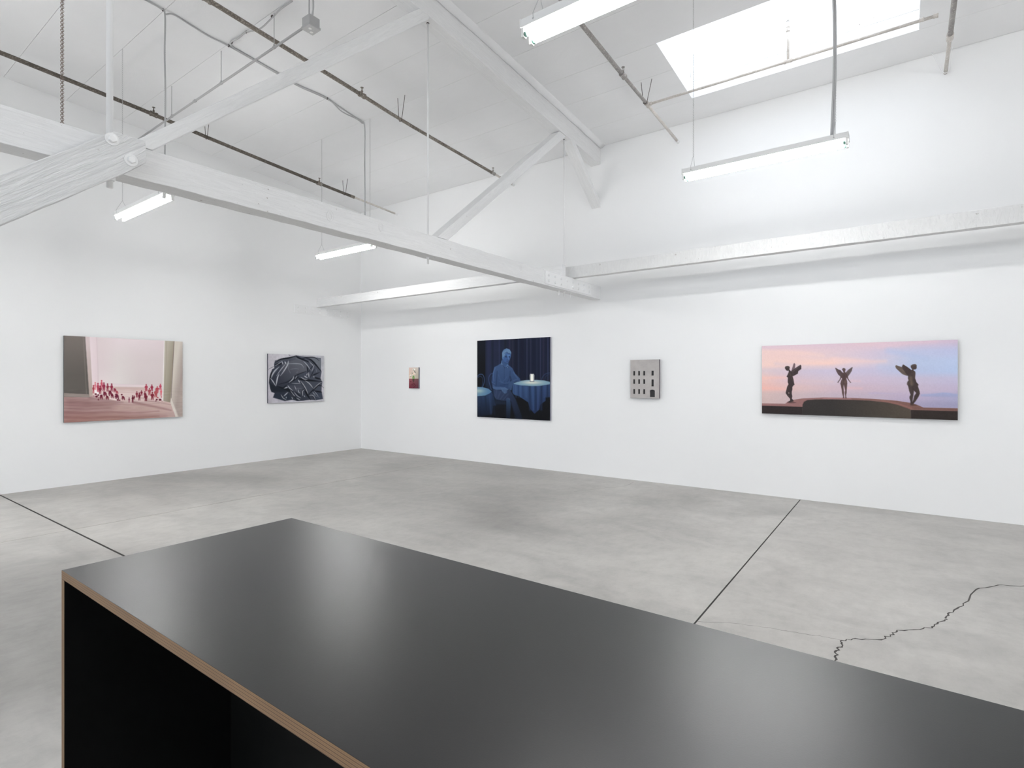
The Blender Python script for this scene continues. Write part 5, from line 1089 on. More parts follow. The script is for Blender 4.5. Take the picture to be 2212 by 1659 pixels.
        ('P',[(0.5068,0.6998),(1.0064,0.71),(1.0064,1.0029),(0.5959,1.0027)],(13,14,18),8,0.9,None),
        ('L',[(0.006,0.4701),(0.0223,0.4487),(0.0589,0.4396),(0.0913,0.4561),(0.1074,0.5092),(0.0994,0.5659),(0.0792,0.6085)],0.0103,0.0103,(48,68,102),1,0.8),
        ('L',[(0.006,0.4879),(0.0305,0.4701),(0.0589,0.4702),(0.0808,0.5021),(0.0792,0.5589),(0.0695,0.6051)],0.0068,0.0068,(38,56,90),0.9,0.8),
        ('L',[(0.2268,0.4307),(0.1952,0.4424),(0.1714,0.488),(0.1769,0.5443),(0.207,0.6353)],0.0103,0.0123,(44,60,92),1,0.8),
        ('L',[(0.2307,0.4601),(0.2086,0.4881),(0.2118,0.5441)],0.0062,0.0062,(36,50,80),0.9,0.6),
        ('L',[(0.8928,0.5149),(0.9032,0.482),(0.931,0.4493),(0.9654,0.4331),(0.9996,0.4288)],0.0082,0.0082,(40,56,86),1,0.8),
        ('L',[(0.9344,0.5149),(0.9447,0.4755),(0.9688,0.4527),(0.9996,0.4476)],0.0062,0.0062,(34,48,76),0.9,0.6),
        ('P',[(0.0019,0.7271),(0.1195,0.7212),(0.211,0.6633),(0.2307,0.698),(0.2777,0.84),(0.2346,0.8483),(0.2268,0.9361),(0.1912,0.9656),(0.0019,1.0021)],(34,50,78),0.8,1,(0.0873,0.7219,0.0873,0.9983,(16,22,34))),
        ('L',[(0.1195,0.7212),(0.1435,0.9535)],0.0164,0.0232,(18,26,42),0.6,3),
        ('L',[(0.1833,0.7199),(0.207,0.9509)],0.0164,0.0232,(44,60,92),0.6,3),
        ('L',[(0.0549,0.7225),(0.0792,0.9561)],0.0164,0.0232,(26,36,56),0.6,3),
        ('L',[(0.2307,0.719),(0.2542,0.949)],0.0164,0.0232,(22,30,48),0.6,3),
        ('P',[(0.0019,0.6057),(0.0873,0.6099),(0.1674,0.6288),(0.2134,0.6619),(0.1912,0.6847),(0.1195,0.7177),(0.0019,0.7279)],(96,128,148),0.7,1,(0.0142,0.6591,0.207,0.6564,(70,104,138))),
        ('G',0.0142,0.6591,0.1133,0.0357,(160,176,168),0.75),
        ('P',[(0.5083,0.5633),(0.6979,0.5877),(0.8754,0.5842),(1.0009,0.5636),(1.0009,0.7166),(0.9447,0.7244),(0.9447,0.7637),(0.8789,0.8115),(0.8649,0.8713),(0.8016,0.9267),(0.7411,0.8624),(0.7195,0.7895),(0.6544,0.7509),(0.5959,0.7151),(0.5292,0.6994),(0.5083,0.6725)],(46,68,104),0.8,1,(0.6979,0.5823,0.8051,0.9199,(30,42,72))),
        ('L',[(0.5515,0.5869),(0.5553,0.7125),(0.559,0.726)],0.0109,0.0109,(70,94,128),0.5,2.5),
        ('L',[(0.5885,0.5866),(0.5915,0.7118),(0.5944,0.7253)],0.0137,0.0137,(30,46,76),0.8,2.5),
        ('L',[(0.6142,0.5863),(0.6161,0.7113),(0.6179,0.7248)],0.0096,0.0096,(64,90,126),0.5,2.5),
        ('L',[(0.6471,0.5861),(0.6508,0.7106),(0.6544,0.724)],0.0164,0.0164,(34,48,78),0.7,2.5),
        ('L',[(0.6907,0.5857),(0.6943,0.7097),(0.6979,0.7231)],0.015,0.015,(60,86,124),0.5,2.5),
        ('L',[(0.7375,0.5853),(0.7411,0.7088),(0.7446,0.8756)],0.0273,0.0273,(28,40,66),0.8,2.5),
        ('L',[(0.7767,0.585),(0.7821,0.708),(0.7874,0.8741)],0.0232,0.0232,(50,76,116),0.6,2.5),
        ('L',[(0.8157,0.5847),(0.8193,0.7072),(0.8228,0.8728)],0.0232,0.0232,(26,38,62),0.8,2.5),
        ('L',[(0.8509,0.5844),(0.8474,0.7067),(0.8439,0.872)],0.0191,0.0191,(52,70,110),0.6,2.5),
        ('L',[(0.8928,0.584),(0.8911,0.7058),(0.8893,0.8704)],0.0273,0.0273,(26,36,60),0.85,2.5),
        ('L',[(0.9379,0.5836),(0.9344,0.7049),(0.931,0.7181)],0.0164,0.0164,(48,66,104),0.6,2.5),
        ('L',[(0.9688,0.5834),(0.9671,0.7043),(0.9654,0.7174)],0.0178,0.0178,(24,34,56),0.8,2.5),
        ('L',[(0.9962,0.5832),(0.9962,0.7037),(0.9962,0.7167)],0.0109,0.0109,(46,64,100),0.5,2.5),
        ('P',[(0.5083,0.562),(0.5959,0.529),(0.6979,0.5153),(0.8263,0.5131),(0.931,0.5201),(1.0009,0.5375),(1.0009,0.5636),(0.8754,0.5848),(0.7696,0.5884),(0.6252,0.5815)],(104,134,156),0.7,1,(0.5218,0.5565,0.7339,0.5419,(112,142,158))),
        ('G',0.7696,0.5451,0.1614,0.0306,(206,206,190),0.9),
        ('P',[(0.2464,0.7781),(0.4315,0.7906),(0.4315,0.8249),(0.2621,0.823)],(24,32,48),1.2,0.8,None),
        ('P',[(0.2385,0.6349),(0.3397,0.6475),(0.4768,0.6388),(0.5031,0.6794),(0.5515,0.7534),(0.6252,0.9338),(0.6471,1.0138),(0.5515,1.0184),(0.5143,0.8838),(0.4768,0.7825),(0.3705,0.7784),(0.2777,0.7634),(0.2425,0.7118)],(40,52,78),1,1,(0.3705,0.654,0.5959,0.9892,(20,26,40))),
        ('P',[(0.4201,0.7565),(0.4693,0.7519),(0.4844,0.8097),(0.4768,0.9946),(0.4163,0.9974)],(40,58,86),1,1,(0.4467,0.7627,0.4467,0.9892,(18,24,36))),
        ('L',[(0.4315,0.7493),(0.4467,0.7456),(0.4693,0.7553)],0.0137,0.0137,(58,80,112),0.6,1.5),
        ('L',[(0.4163,0.7841),(0.4163,0.9836)],0.0082,0.0082,(12,14,20),0.7,2),
        ('L',[(0.4859,0.7891),(0.5218,0.8972),(0.5664,1.0041)],0.0096,0.0096,(14,16,24),0.7,2),
        ('L',[(0.2855,0.6552),(0.2699,0.7391)],0.0096,0.0055,(58,72,102),0.5,2),
        ('L',[(0.3397,0.6683),(0.301,0.7524)],0.0096,0.0055,(58,72,102),0.5,2),
        ('L',[(0.4011,0.6811),(0.3397,0.7584)],0.0096,0.0055,(58,72,102),0.5,2),
        ('L',[(0.4467,0.6941),(0.3782,0.7644)],0.0096,0.0055,(58,72,102),0.5,2),
        ('P',[(0.3088,0.3248),(0.3551,0.2979),(0.4467,0.3201),(0.5068,0.3655),(0.5441,0.4339),(0.6106,0.4951),(0.6179,0.5289),(0.5959,0.5357),(0.5106,0.5463),(0.4768,0.5156),(0.4919,0.6318),(0.3551,0.6473),(0.3243,0.62),(0.2385,0.6279),(0.2149,0.5441),(0.2268,0.4321),(0.2542,0.3484)],(52,74,108),0.8,1,(0.3705,0.3085,0.4011,0.6398,(38,56,90))),
        ('L',[(0.3935,0.3641),(0.3935,0.6123)],0.0068,0.0068,(34,50,80),0.7,1.6),
        ('L',[(0.2933,0.4046),(0.2855,0.516),(0.2777,0.5857)],0.0109,0.0137,(32,46,74),0.8,1.6),
        ('L',[(0.2621,0.3625),(0.2385,0.4461),(0.2464,0.53)],0.0191,0.0137,(76,102,138),0.5,1.6),
        ('L',[(0.4768,0.4062),(0.4693,0.4746),(0.4391,0.5432)],0.0137,0.0096,(34,48,78),0.7,1.6),
        ('L',[(0.5218,0.4202),(0.5811,0.4951)],0.0178,0.0137,(74,100,136),0.5,1.6),
        ('L',[(0.3243,0.5298),(0.4011,0.5571),(0.4618,0.5431)],0.0096,0.0068,(70,96,130),0.4,1.6),
        ('L',[(0.3397,0.5852),(0.4315,0.5707),(0.4768,0.5978)],0.0082,0.0082,(32,46,76),0.6,1.6),
        ('L',[(0.4315,0.4745),(0.3705,0.5435)],0.0082,0.0055,(66,92,128),0.4,1.6),
        ('L',[(0.3088,0.4464),(0.3551,0.5435)],0.0068,0.0055,(66,92,128),0.35,1.6),
        ('L',[(0.2307,0.586),(0.2777,0.6135),(0.3397,0.6198)],0.015,0.0096,(74,94,124),0.5,1.6),
        ('L',[(0.2228,0.5441),(0.2621,0.5649)],0.0068,0.0055,(82,108,142),0.5,1.6),
        ('L',[(0.5106,0.5292),(0.5664,0.5087),(0.6106,0.5222)],0.0096,0.0068,(76,100,134),0.5,1.6),
        ('L',[(0.4768,0.4746),(0.4919,0.5225)],0.0178,0.0205,(30,40,64),0.7,1.6),
        ('P',[(0.5106,0.5156),(0.4768,0.5362),(0.4542,0.5705),(0.4505,0.6117),(0.4693,0.6458),(0.4994,0.6385),(0.5068,0.5838),(0.5367,0.5428)],(46,66,98),0.8,1,None),
        ('L',[(0.4618,0.6116),(0.4768,0.6457)],0.0055,0.0055,(28,40,64),0.7,0.6),
        ('L',[(0.4881,0.6113),(0.4956,0.6454)],0.0055,0.0055,(28,40,64),0.7,0.6),
        ('P',[(0.2228,0.6001),(0.2699,0.6032),(0.3474,0.6024),(0.3705,0.6126),(0.3474,0.6405),(0.2777,0.6414),(0.2385,0.6279)],(60,82,116),1,1,None),
        ('P',[(0.3397,0.6129),(0.4011,0.6053),(0.4542,0.6323),(0.4315,0.6463),(0.4315,0.6738),(0.4087,0.6879),(0.3858,0.6814),(0.3628,0.6541)],(66,88,120),0.8,1,None),
        ('L',[(0.3782,0.6401),(0.3858,0.6814)],0.0041,0.0041,(34,48,76),0.8,0.6),
        ('L',[(0.4011,0.6398),(0.4087,0.681)],0.0041,0.0041,(34,48,76),0.8,0.6),
        ('L',[(0.4201,0.6396),(0.4277,0.6807)],0.0041,0.0041,(34,48,76),0.8,0.6),
        ('P',[(0.3474,0.2804),(0.3705,0.2463),(0.4542,0.2963),(0.4505,0.3373),(0.4163,0.3575),(0.3705,0.3293)],(48,72,108),0.8,1,None),
        ('P',[(0.3397,0.3288),(0.3551,0.2806),(0.3705,0.3154),(0.4011,0.3642),(0.3782,0.3363)],(76,100,132),0.7,1,None),
        ('L',[(0.3436,0.3254),(0.3743,0.3293),(0.4011,0.3642)],0.0062,0.0062,(28,40,66),0.9,0.6),
        ('P',[(0.4391,0.3097),(0.4618,0.3512),(0.4467,0.3647),(0.4125,0.3506)],(70,94,128),0.7,1,None),
        ('L',[(0.4163,0.3575),(0.4467,0.3442),(0.4557,0.3648)],0.0055,0.0055,(24,34,56),0.9,0.6),
        ('P',[(0.3651,0.2186),(0.3674,0.1633),(0.3896,0.1295),(0.4277,0.1164),(0.4693,0.1322),(0.4889,0.167),(0.4874,0.2148),(0.4731,0.2555),(0.4557,0.2894),(0.4315,0.3061),(0.4011,0.2884),(0.3743,0.2603)],(58,86,128),0.7,1,(0.3782,0.1706,0.4693,0.2828,(50,76,118))),
        ('P',[(0.3651,0.2255),(0.3628,0.1701),(0.3858,0.1328),(0.4277,0.1164),(0.4693,0.1322),(0.4904,0.1671),(0.4889,0.191),(0.4618,0.1799),(0.4315,0.1653),(0.4087,0.1853),(0.3935,0.2193),(0.3782,0.2258)],(86,114,146),0.8,1,None),
        ('L',[(0.4011,0.1781),(0.4315,0.1619),(0.4467,0.176),(0.4768,0.1817)],0.0062,0.0062,(40,58,88),0.9,0.9),
        ('L',[(0.3705,0.1496),(0.4011,0.1368),(0.4315,0.1309)],0.0068,0.0055,(64,88,122),0.6,1.5),
        ('P',[(0.4315,0.1928),(0.4693,0.1972),(0.4768,0.2146),(0.4315,0.2134)],(84,122,170),1.5,0.6,None),
        ('L',[(0.4049,0.2161),(0.4315,0.2099)],0.0082,0.0068,(30,44,72),0.9,0.9),
        ('L',[(0.4557,0.2195),(0.4731,0.2179)],0.0082,0.0068,(30,44,72),0.9,0.9),
        ('P',[(0.4308,0.2244),(0.4293,0.2274),(0.4255,0.2296),(0.4201,0.2303),(0.4148,0.2293),(0.4109,0.227),(0.4095,0.2238),(0.4109,0.2208),(0.4148,0.2186),(0.4201,0.2179),(0.4255,0.2189),(0.4293,0.2212)],(24,34,58),0.6,1,None),
        ('P',[(0.4738,0.2268),(0.4727,0.2295),(0.4697,0.2314),(0.4655,0.2321),(0.4614,0.2312),(0.4584,0.2292),(0.4572,0.2264),(0.4584,0.2237),(0.4614,0.2217),(0.4655,0.2211),(0.4697,0.222),(0.4727,0.224)],(24,34,58),0.6,1,None),
        ('L',[(0.4497,0.2139),(0.4527,0.2551)],0.0068,0.0082,(90,124,168),0.7,1),
        ('L',[(0.4315,0.2601),(0.4557,0.2634)],0.0055,0.0055,(34,50,80),0.9,0.6),
        ('L',[(0.4255,0.2785),(0.4542,0.2812)],0.0055,0.0041,(40,50,84),0.9,0.6),
        ('P',[(0.3851,0.2329),(0.3836,0.2411),(0.3797,0.2471),(0.3743,0.2492),(0.369,0.2469),(0.365,0.2407),(0.3636,0.2324),(0.365,0.2241),(0.369,0.2181),(0.3743,0.216),(0.3797,0.2184),(0.3836,0.2246)],(72,102,142),0.8,1,None),
        ('L',[(0.4011,0.2953),(0.4467,0.3098)],0.0096,0.0068,(36,54,86),0.7,1.5),
        ('P',[(0.7454,0.4384),(0.7945,0.4387),(0.8023,0.4553),(0.8002,0.5317),(0.7411,0.5319),(0.7375,0.4551)],(120,124,130),0.7,1,None),
        ('P',[(0.7482,0.4431),(0.791,0.4433),(0.791,0.5284),(0.7482,0.5285)],(236,236,226),0.7,1,None),
        ('L',[(0.7539,0.4485),(0.7539,0.5252)],0.0062,0.0062,(158,160,164),0.8,0.6),
        ('L',[(0.7853,0.4486),(0.7853,0.5251)],0.0062,0.0062,(158,160,164),0.8,0.6),
        ('L',[(0.7425,0.5339),(0.798,0.5337)],0.0062,0.0062,(60,68,84),0.9,0.6),
    ]),
    'statues': (429, 190, [
        ('F',[0,0.2,0.4,0.6,0.8,1],[0,0.15,0.27,0.38,0.5,0.62,0.72,0.82],[[(206,182,190),(206,182,190),(202,180,190),(208,182,190),(202,182,196),(196,178,196)],[(220,190,184),(218,188,184),(208,186,190),(198,184,198),(180,184,208),(180,184,212)],[(222,192,184),(220,190,182),(224,192,184),(200,186,198),(174,184,208),(176,188,216)],[(208,184,184),(192,178,190),(188,178,196),(186,178,198),(172,180,206),(172,186,214)],[(218,180,172),(198,176,184),(192,178,190),(190,174,190),(186,176,194),(182,176,200)],[(216,172,164),(202,174,172),(192,170,178),(188,168,180),(184,170,186),(180,168,190)],[(196,172,168),(186,166,168),(180,164,174),(176,162,176),(172,158,180),(158,156,184)],[(192,170,166),(184,165,168),(178,162,172),(168,156,172),(156,148,172),(146,144,170)]]),
        ('L',[(0.0039,0.0799),(0.1935,0.1071),(0.3512,0.1642)],0.0509,0.0305,(224,194,184),0.5,5),
        ('L',[(0.0834,0.265),(0.2995,0.3139),(0.5005,0.2953)],0.0331,0.0198,(186,176,194),0.35,5),
        ('L',[(0.4018,0.213),(0.5957,0.2549),(0.6696,0.2522)],0.0432,0.0259,(228,194,186),0.5,5),
        ('L',[(0.0037,0.4713),(0.1389,0.4655)],0.0229,0.0137,(226,180,166),0.6,5),
        ('L',[(0.0036,0.6252),(0.1388,0.6363)],0.0331,0.0198,(222,172,160),0.6,5),
        ('L',[(0.2363,0.5133),(0.4017,0.5264)],0.0153,0.0092,(206,178,176),0.5,5),
        ('L',[(0.476,0.6099),(0.5532,0.6175)],0.0102,0.0061,(214,172,172),0.7,5),
        ('L',[(0.5004,0.5133),(0.5437,0.5197)],0.0076,0.0046,(214,178,178),0.6,5),
        ('L',[(0.6422,0.0635),(0.7767,0.0261),(0.9047,0.0142)],0.0509,0.0305,(214,186,194),0.45,5),
        ('L',[(0.6421,0.3259),(0.8627,0.3695)],0.0636,0.0381,(170,180,204),0.3,5),
        ('L',[(0.6878,0.1169),(0.8627,0.2257)],0.0763,0.0458,(166,180,210),0.4,5),
        ('L',[(0.0038,0.3595),(0.1934,0.3373)],0.0381,0.0229,(196,182,190),0.4,5),
        ('P',[(0.8372,0.6844),(0.8754,0.6771),(0.9047,0.6702),(0.9357,0.6587),(0.9623,0.6614),(0.9826,0.6725),(1.0067,0.6741),(1.0067,0.7114),(0.8372,0.7121)],(148,158,192),1.2,0.85,(0.9047,0.6619,0.9047,0.7154,(150,152,182))),
        ('P',[(0.5863,0.6724),(0.6236,0.6613),(0.6558,0.6679),(0.6967,0.6741),(0.7503,0.6774),(0.7503,0.6872),(0.5863,0.6901)],(172,160,184),1.5,0.6,None),
        ('P',[(-0.008,0.8496),(0.1387,0.8469),(0.1552,0.8132),(0.1878,0.7871),(0.2361,0.766),(0.351,0.7465),(0.5003,0.7455),(0.6189,0.7543),(0.7236,0.7718),(0.7941,0.7988),(0.8222,0.8214),(0.85,0.8534),(1.0067,0.8512),(1.0067,0.8862),(0.7897,0.8902),(-0.0081,0.9057)],(138,102,100),0.7,1,(0.1387,0.8141,0.82,0.8517,(112,82,76))),
        ('P',[(0.3509,0.7531),(0.5003,0.7519),(0.5003,0.7648),(0.3509,0.7689)],(166,124,126),2,0.6,None),
        ('L',[(0.6558,0.7751),(0.7325,0.8144),(0.7941,0.868)],0.0153,0.0127,(138,98,90),0.7,1.5),
        ('P',[(-0.0081,0.8846),(0.2388,0.8855),(0.2387,1.0106),(-0.0081,1.0108)],(46,40,40),0.7,1,None),
        ('P',[(0.2371,1.0107),(0.2382,0.856),(0.2468,0.8126),(0.2653,0.7888),(0.3097,0.7774),(0.4016,0.7706),(0.5003,0.7725),(0.5956,0.7781),(0.6877,0.8021),(0.7325,0.8292),(0.7906,0.8828),(0.794,1.0114)],(50,47,46),0.7,1,(0.4016,0.879,0.7854,0.9392,(76,68,60))),
        ('P',[(0.7906,0.884),(1.0067,0.8827),(1.0067,1.0086),(0.7923,1.0055)],(46,40,38),0.7,1,None),
        ('L',[(0.7906,0.884),(1.0067,0.8839)],0.0089,0.0089,(128,96,88),0.8,0.6),
        ('P',[(0.2025,0.8276),(0.1991,0.8312),(0.1899,0.8341),(0.1772,0.8357),(0.1645,0.8355),(0.1552,0.8336),(0.1518,0.8304),(0.1552,0.8268),(0.1645,0.8238),(0.1773,0.8222),(0.1899,0.8225),(0.1991,0.8244)],(58,40,40),1.2,0.7,None),
        ('P',[(0.1741,0.3726),(0.1792,0.3347),(0.1876,0.2675),(0.1918,0.2584),(0.1974,0.2764),(0.196,0.3226),(0.1893,0.3645),(0.1775,0.3811)],(104,86,90),0.6,1,None),
        ('P',[(0.1732,0.3768),(0.1977,0.3311),(0.2261,0.2859),(0.2319,0.2987),(0.2311,0.3468),(0.2144,0.3778),(0.2119,0.4134),(0.1842,0.4509),(0.1791,0.4403),(0.1707,0.4064)],(62,52,54),0.6,1,None),
        ('L',[(0.1808,0.3854),(0.2044,0.3397),(0.2261,0.2964)],0.0063,0.0047,(92,80,80),0.7,1.2),
        ('L',[(0.1909,0.3983),(0.2127,0.3735)],0.004,0.0032,(44,36,38),0.7,1),
        ('L',[(0.1909,0.4236),(0.2111,0.3987)],0.004,0.0032,(44,36,38),0.7,1),
        ('L',[(0.1977,0.3732),(0.2277,0.332)],0.004,0.0032,(44,36,38),0.7,1),
        ('P',[(0.1363,0.3292),(0.1404,0.3059),(0.152,0.3),(0.1622,0.3067),(0.166,0.3259),(0.1631,0.3491),(0.169,0.3683),(0.1758,0.3853),(0.1816,0.4445),(0.1875,0.4994),(0.1909,0.5542),(0.1934,0.569),(0.1875,0.5817),(0.1807,0.6029),(0.1807,0.6388),(0.1773,0.6726),(0.177,0.7022),(0.1803,0.7359),(0.1776,0.7698),(0.1882,0.8031),(0.1857,0.8125),(0.1671,0.8261),(0.1518,0.8261),(0.1671,0.7999),(0.1671,0.7745),(0.1518,0.7327),(0.1413,0.6927),(0.145,0.6523),(0.1502,0.6012),(0.1579,0.5629),(0.1533,0.5333),(0.1545,0.4697),(0.1468,0.4526),(0.152,0.4315),(0.1597,0.385),(0.1571,0.3658),(0.1503,0.3742),(0.1426,0.357)],(62,52,52),0.6,1,(0.152,0.406,0.1909,0.4489,(56,48,48))),
        ('P',[(0.1624,0.6908),(0.1621,0.6942),(0.1612,0.6967),(0.16,0.6977),(0.1588,0.6968),(0.158,0.6944),(0.1576,0.691),(0.158,0.6876),(0.1588,0.6851),(0.16,0.6841),(0.1612,0.685),(0.1621,0.6875)],(196,172,172),0.7,1,None),
        ('L',[(0.1673,0.4063),(0.1757,0.4656),(0.1858,0.5332)],0.0134,0.0087,(82,68,68),0.6,1.6),
        ('L',[(0.1537,0.4315),(0.1503,0.4569)],0.0063,0.0063,(88,72,72),0.5,1.2),
        ('L',[(0.1553,0.6011),(0.1519,0.6691)],0.0158,0.0119,(76,62,62),0.5,2),
        ('L',[(0.1469,0.3168),(0.1605,0.3172)],0.0158,0.0158,(84,78,72),0.6,1.6),
        ('L',[(0.1552,0.7157),(0.1688,0.7702)],0.0079,0.0063,(84,70,68),0.5,1.2),
        ('P',[(0.4165,0.3363),(0.4205,0.3348),(0.4331,0.3564),(0.4443,0.3665),(0.458,0.4043),(0.4641,0.4175),(0.4629,0.476),(0.448,0.4726),(0.4443,0.4563),(0.4324,0.4267),(0.423,0.384)],(84,70,72),0.6,1,None),
        ('P',[(0.5086,0.3273),(0.5041,0.3278),(0.4851,0.3628),(0.4691,0.4078),(0.4629,0.4207),(0.4654,0.4728),(0.4777,0.4696),(0.4851,0.4518),(0.4961,0.4116),(0.5035,0.3794)],(92,80,80),0.6,1,None),
        ('L',[(0.4356,0.3712),(0.4579,0.4369)],0.0032,0.0064,(58,46,50),0.7,1.5),
        ('L',[(0.5023,0.3471),(0.4777,0.4307)],0.0038,0.0077,(60,50,52),0.6,1.5),
        ('L',[(0.4305,0.4103),(0.448,0.4563)],0.0032,0.0032,(66,52,56),0.7,1),
        ('P',[(0.453,0.357),(0.4567,0.3408),(0.4629,0.3387),(0.4691,0.3461),(0.471,0.3624),(0.4691,0.3851),(0.4685,0.3948),(0.4728,0.4046),(0.4777,0.4177),(0.4839,0.4567),(0.4857,0.4826),(0.4937,0.5183),(0.5004,0.5344),(0.4961,0.5409),(0.4912,0.5247),(0.4814,0.4923),(0.4771,0.4696),(0.4759,0.4858),(0.4795,0.5215),(0.4804,0.5507),(0.4787,0.5994),(0.4774,0.6448),(0.4776,0.6708),(0.4749,0.7066),(0.4754,0.7358),(0.4782,0.7535),(0.469,0.7549),(0.4696,0.723),(0.4668,0.6776),(0.469,0.645),(0.4653,0.5996),(0.4624,0.5687),(0.4606,0.5997),(0.4619,0.6452),(0.4635,0.6777),(0.4628,0.7233),(0.4653,0.7524),(0.4566,0.7554),(0.4579,0.73),(0.4523,0.678),(0.4517,0.6422),(0.4473,0.5868),(0.444,0.5509),(0.448,0.515),(0.453,0.4857),(0.4492,0.4694),(0.4455,0.4955),(0.4355,0.5281),(0.433,0.5428),(0.4293,0.5412),(0.4311,0.5232),(0.4393,0.4987),(0.4449,0.4563),(0.453,0.4173),(0.4604,0.4011),(0.458,0.3815)],(76,60,60),0.6,1,(0.453,0.502,0.4703,0.5345,(84,66,64))),
        ('L',[(0.4629,0.4305),(0.4629,0.5541)],0.0038,0.0032,(52,40,42),0.6,1.5),
        ('L',[(0.453,0.5216),(0.4529,0.5998)],0.0128,0.0096,(92,74,72),0.4,2),
        ('P',[(0.4728,0.528),(0.4721,0.5378),(0.4703,0.5449),(0.4678,0.5475),(0.4653,0.5449),(0.4635,0.5378),(0.4629,0.528),(0.4635,0.5183),(0.4654,0.5111),(0.4678,0.5085),(0.4703,0.5111),(0.4721,0.5183)],(104,86,78),2,0.6,None),
        ('P',[(0.4587,0.5183),(0.4581,0.5274),(0.4564,0.5341),(0.4542,0.5365),(0.452,0.5341),(0.4503,0.5274),(0.4497,0.5183),(0.4503,0.5092),(0.452,0.5025),(0.4542,0.5),(0.4564,0.5025),(0.4581,0.5092)],(96,78,74),2,0.6,None),
        ('L',[(0.458,0.3555),(0.4679,0.359)],0.0128,0.016,(96,80,76),0.6,1.6),
        ('P',[(0.8189,0.8229),(0.8168,0.8262),(0.8112,0.8288),(0.8034,0.8302),(0.7957,0.8298),(0.79,0.8278),(0.7879,0.8248),(0.79,0.8215),(0.7957,0.8188),(0.8034,0.8175),(0.8112,0.8179),(0.8168,0.8199)],(50,38,36),1.2,0.75,None),
        ('P',[(0.7182,0.3191),(0.7226,0.3064),(0.7363,0.3218),(0.7522,0.3343),(0.7751,0.3867),(0.7808,0.4186),(0.778,0.4483),(0.7708,0.4462),(0.7522,0.426),(0.7436,0.4059),(0.7218,0.3493)],(94,82,76),0.6,1,None),
        ('P',[(0.7501,0.3223),(0.7551,0.2993),(0.7608,0.3067),(0.7808,0.3432),(0.795,0.3753),(0.7978,0.4189),(0.7893,0.4544),(0.7765,0.4443),(0.7637,0.3984),(0.7522,0.3502)],(60,50,50),0.6,1,None),
        ('L',[(0.7291,0.3575),(0.7694,0.4184)],0.0037,0.0037,(66,56,54),0.6,1),
        ('L',[(0.7378,0.3858),(0.7737,0.4343)],0.0037,0.0037,(66,56,54),0.6,1),
        ('L',[(0.7262,0.3294),(0.7522,0.3582)],0.0037,0.0037,(66,56,54),0.6,1),
        ('P',[(0.7905,0.3356),(0.7922,0.3139),(0.8007,0.2996),(0.8119,0.2977),(0.8183,0.311),(0.8187,0.3444),(0.8168,0.3562),(0.8126,0.3659),(0.8049,0.3677),(0.8035,0.3775),(0.8112,0.3915),(0.8126,0.4152),(0.8112,0.4783),(0.8175,0.5295),(0.828,0.5649),(0.8238,0.5747),(0.8245,0.5846),(0.8315,0.6473),(0.8332,0.6748),(0.8273,0.7143),(0.8147,0.77),(0.8048,0.806),(0.802,0.816),(0.7893,0.8207),(0.7893,0.7752),(0.7848,0.7357),(0.785,0.7159),(0.79,0.692),(0.7836,0.6446),(0.7787,0.5812),(0.7737,0.5574),(0.7751,0.5296),(0.7808,0.5058),(0.778,0.482),(0.7787,0.4503),(0.7893,0.4187),(0.7922,0.3752),(0.7978,0.3655),(0.7943,0.3516)],(66,56,54),0.6,1,(0.7808,0.5058,0.8287,0.5295,(60,50,48))),
        ('P',[(0.806,0.6401),(0.8161,0.6674),(0.8077,0.7032),(0.8034,0.7547),(0.7992,0.7786),(0.8006,0.739),(0.8042,0.6836)],(168,156,172),0.8,1,None),
        ('P',[(0.8028,0.5454),(0.8016,0.5612),(0.7985,0.5728),(0.7943,0.5771),(0.79,0.5729),(0.7869,0.5613),(0.7858,0.5455),(0.7869,0.5296),(0.79,0.518),(0.7943,0.5138),(0.7985,0.518),(0.8016,0.5296)],(96,84,72),2.5,0.75,None),
        ('P',[(0.7971,0.4861),(0.7964,0.5019),(0.7943,0.5135),(0.7914,0.5177),(0.7886,0.5135),(0.7865,0.5019),(0.7858,0.486),(0.7865,0.4702),(0.7886,0.4586),(0.7915,0.4544),(0.7943,0.4586),(0.7964,0.4702)],(104,92,78),2.5,0.7,None),
        ('P',[(0.7826,0.5455),(0.7821,0.5574),(0.7807,0.5661),(0.7787,0.5693),(0.7767,0.5661),(0.7752,0.5574),(0.7747,0.5455),(0.7752,0.5336),(0.7767,0.5249),(0.7787,0.5217),(0.7807,0.5249),(0.7821,0.5336)],(84,70,64),2,0.6,None),
        ('L',[(0.7844,0.5375),(0.7879,0.5771)],0.0041,0.0041,(50,42,42),0.6,1.2),
        ('L',[(0.8063,0.4032),(0.8049,0.4743)],0.0207,0.0166,(76,64,60),0.6,2),
        ('L',[(0.7978,0.5928),(0.8035,0.6243)],0.0066,0.0041,(46,38,38),0.6,1.5),
        ('L',[(0.8231,0.6239),(0.8259,0.6711)],0.0166,0.0124,(74,64,58),0.5,2.2),
        ('L',[(0.795,0.3199),(0.8119,0.3087)],0.0166,0.0166,(88,78,70),0.5,2),
        ('N',90,200,5,(0,0,1,1)),
    ]),
}


# ------------------------------------------------------------------ pictures
PAINT_GAIN = 1.2
m = M['print'] = mat('picture_paint', (0.5, 0.5, 0.5), 0.65, spec=0.12); t = NT(m)
at_ = t.n('ShaderNodeAttribute', attribute_name='paint'); t.base(at_.outputs['Color'])


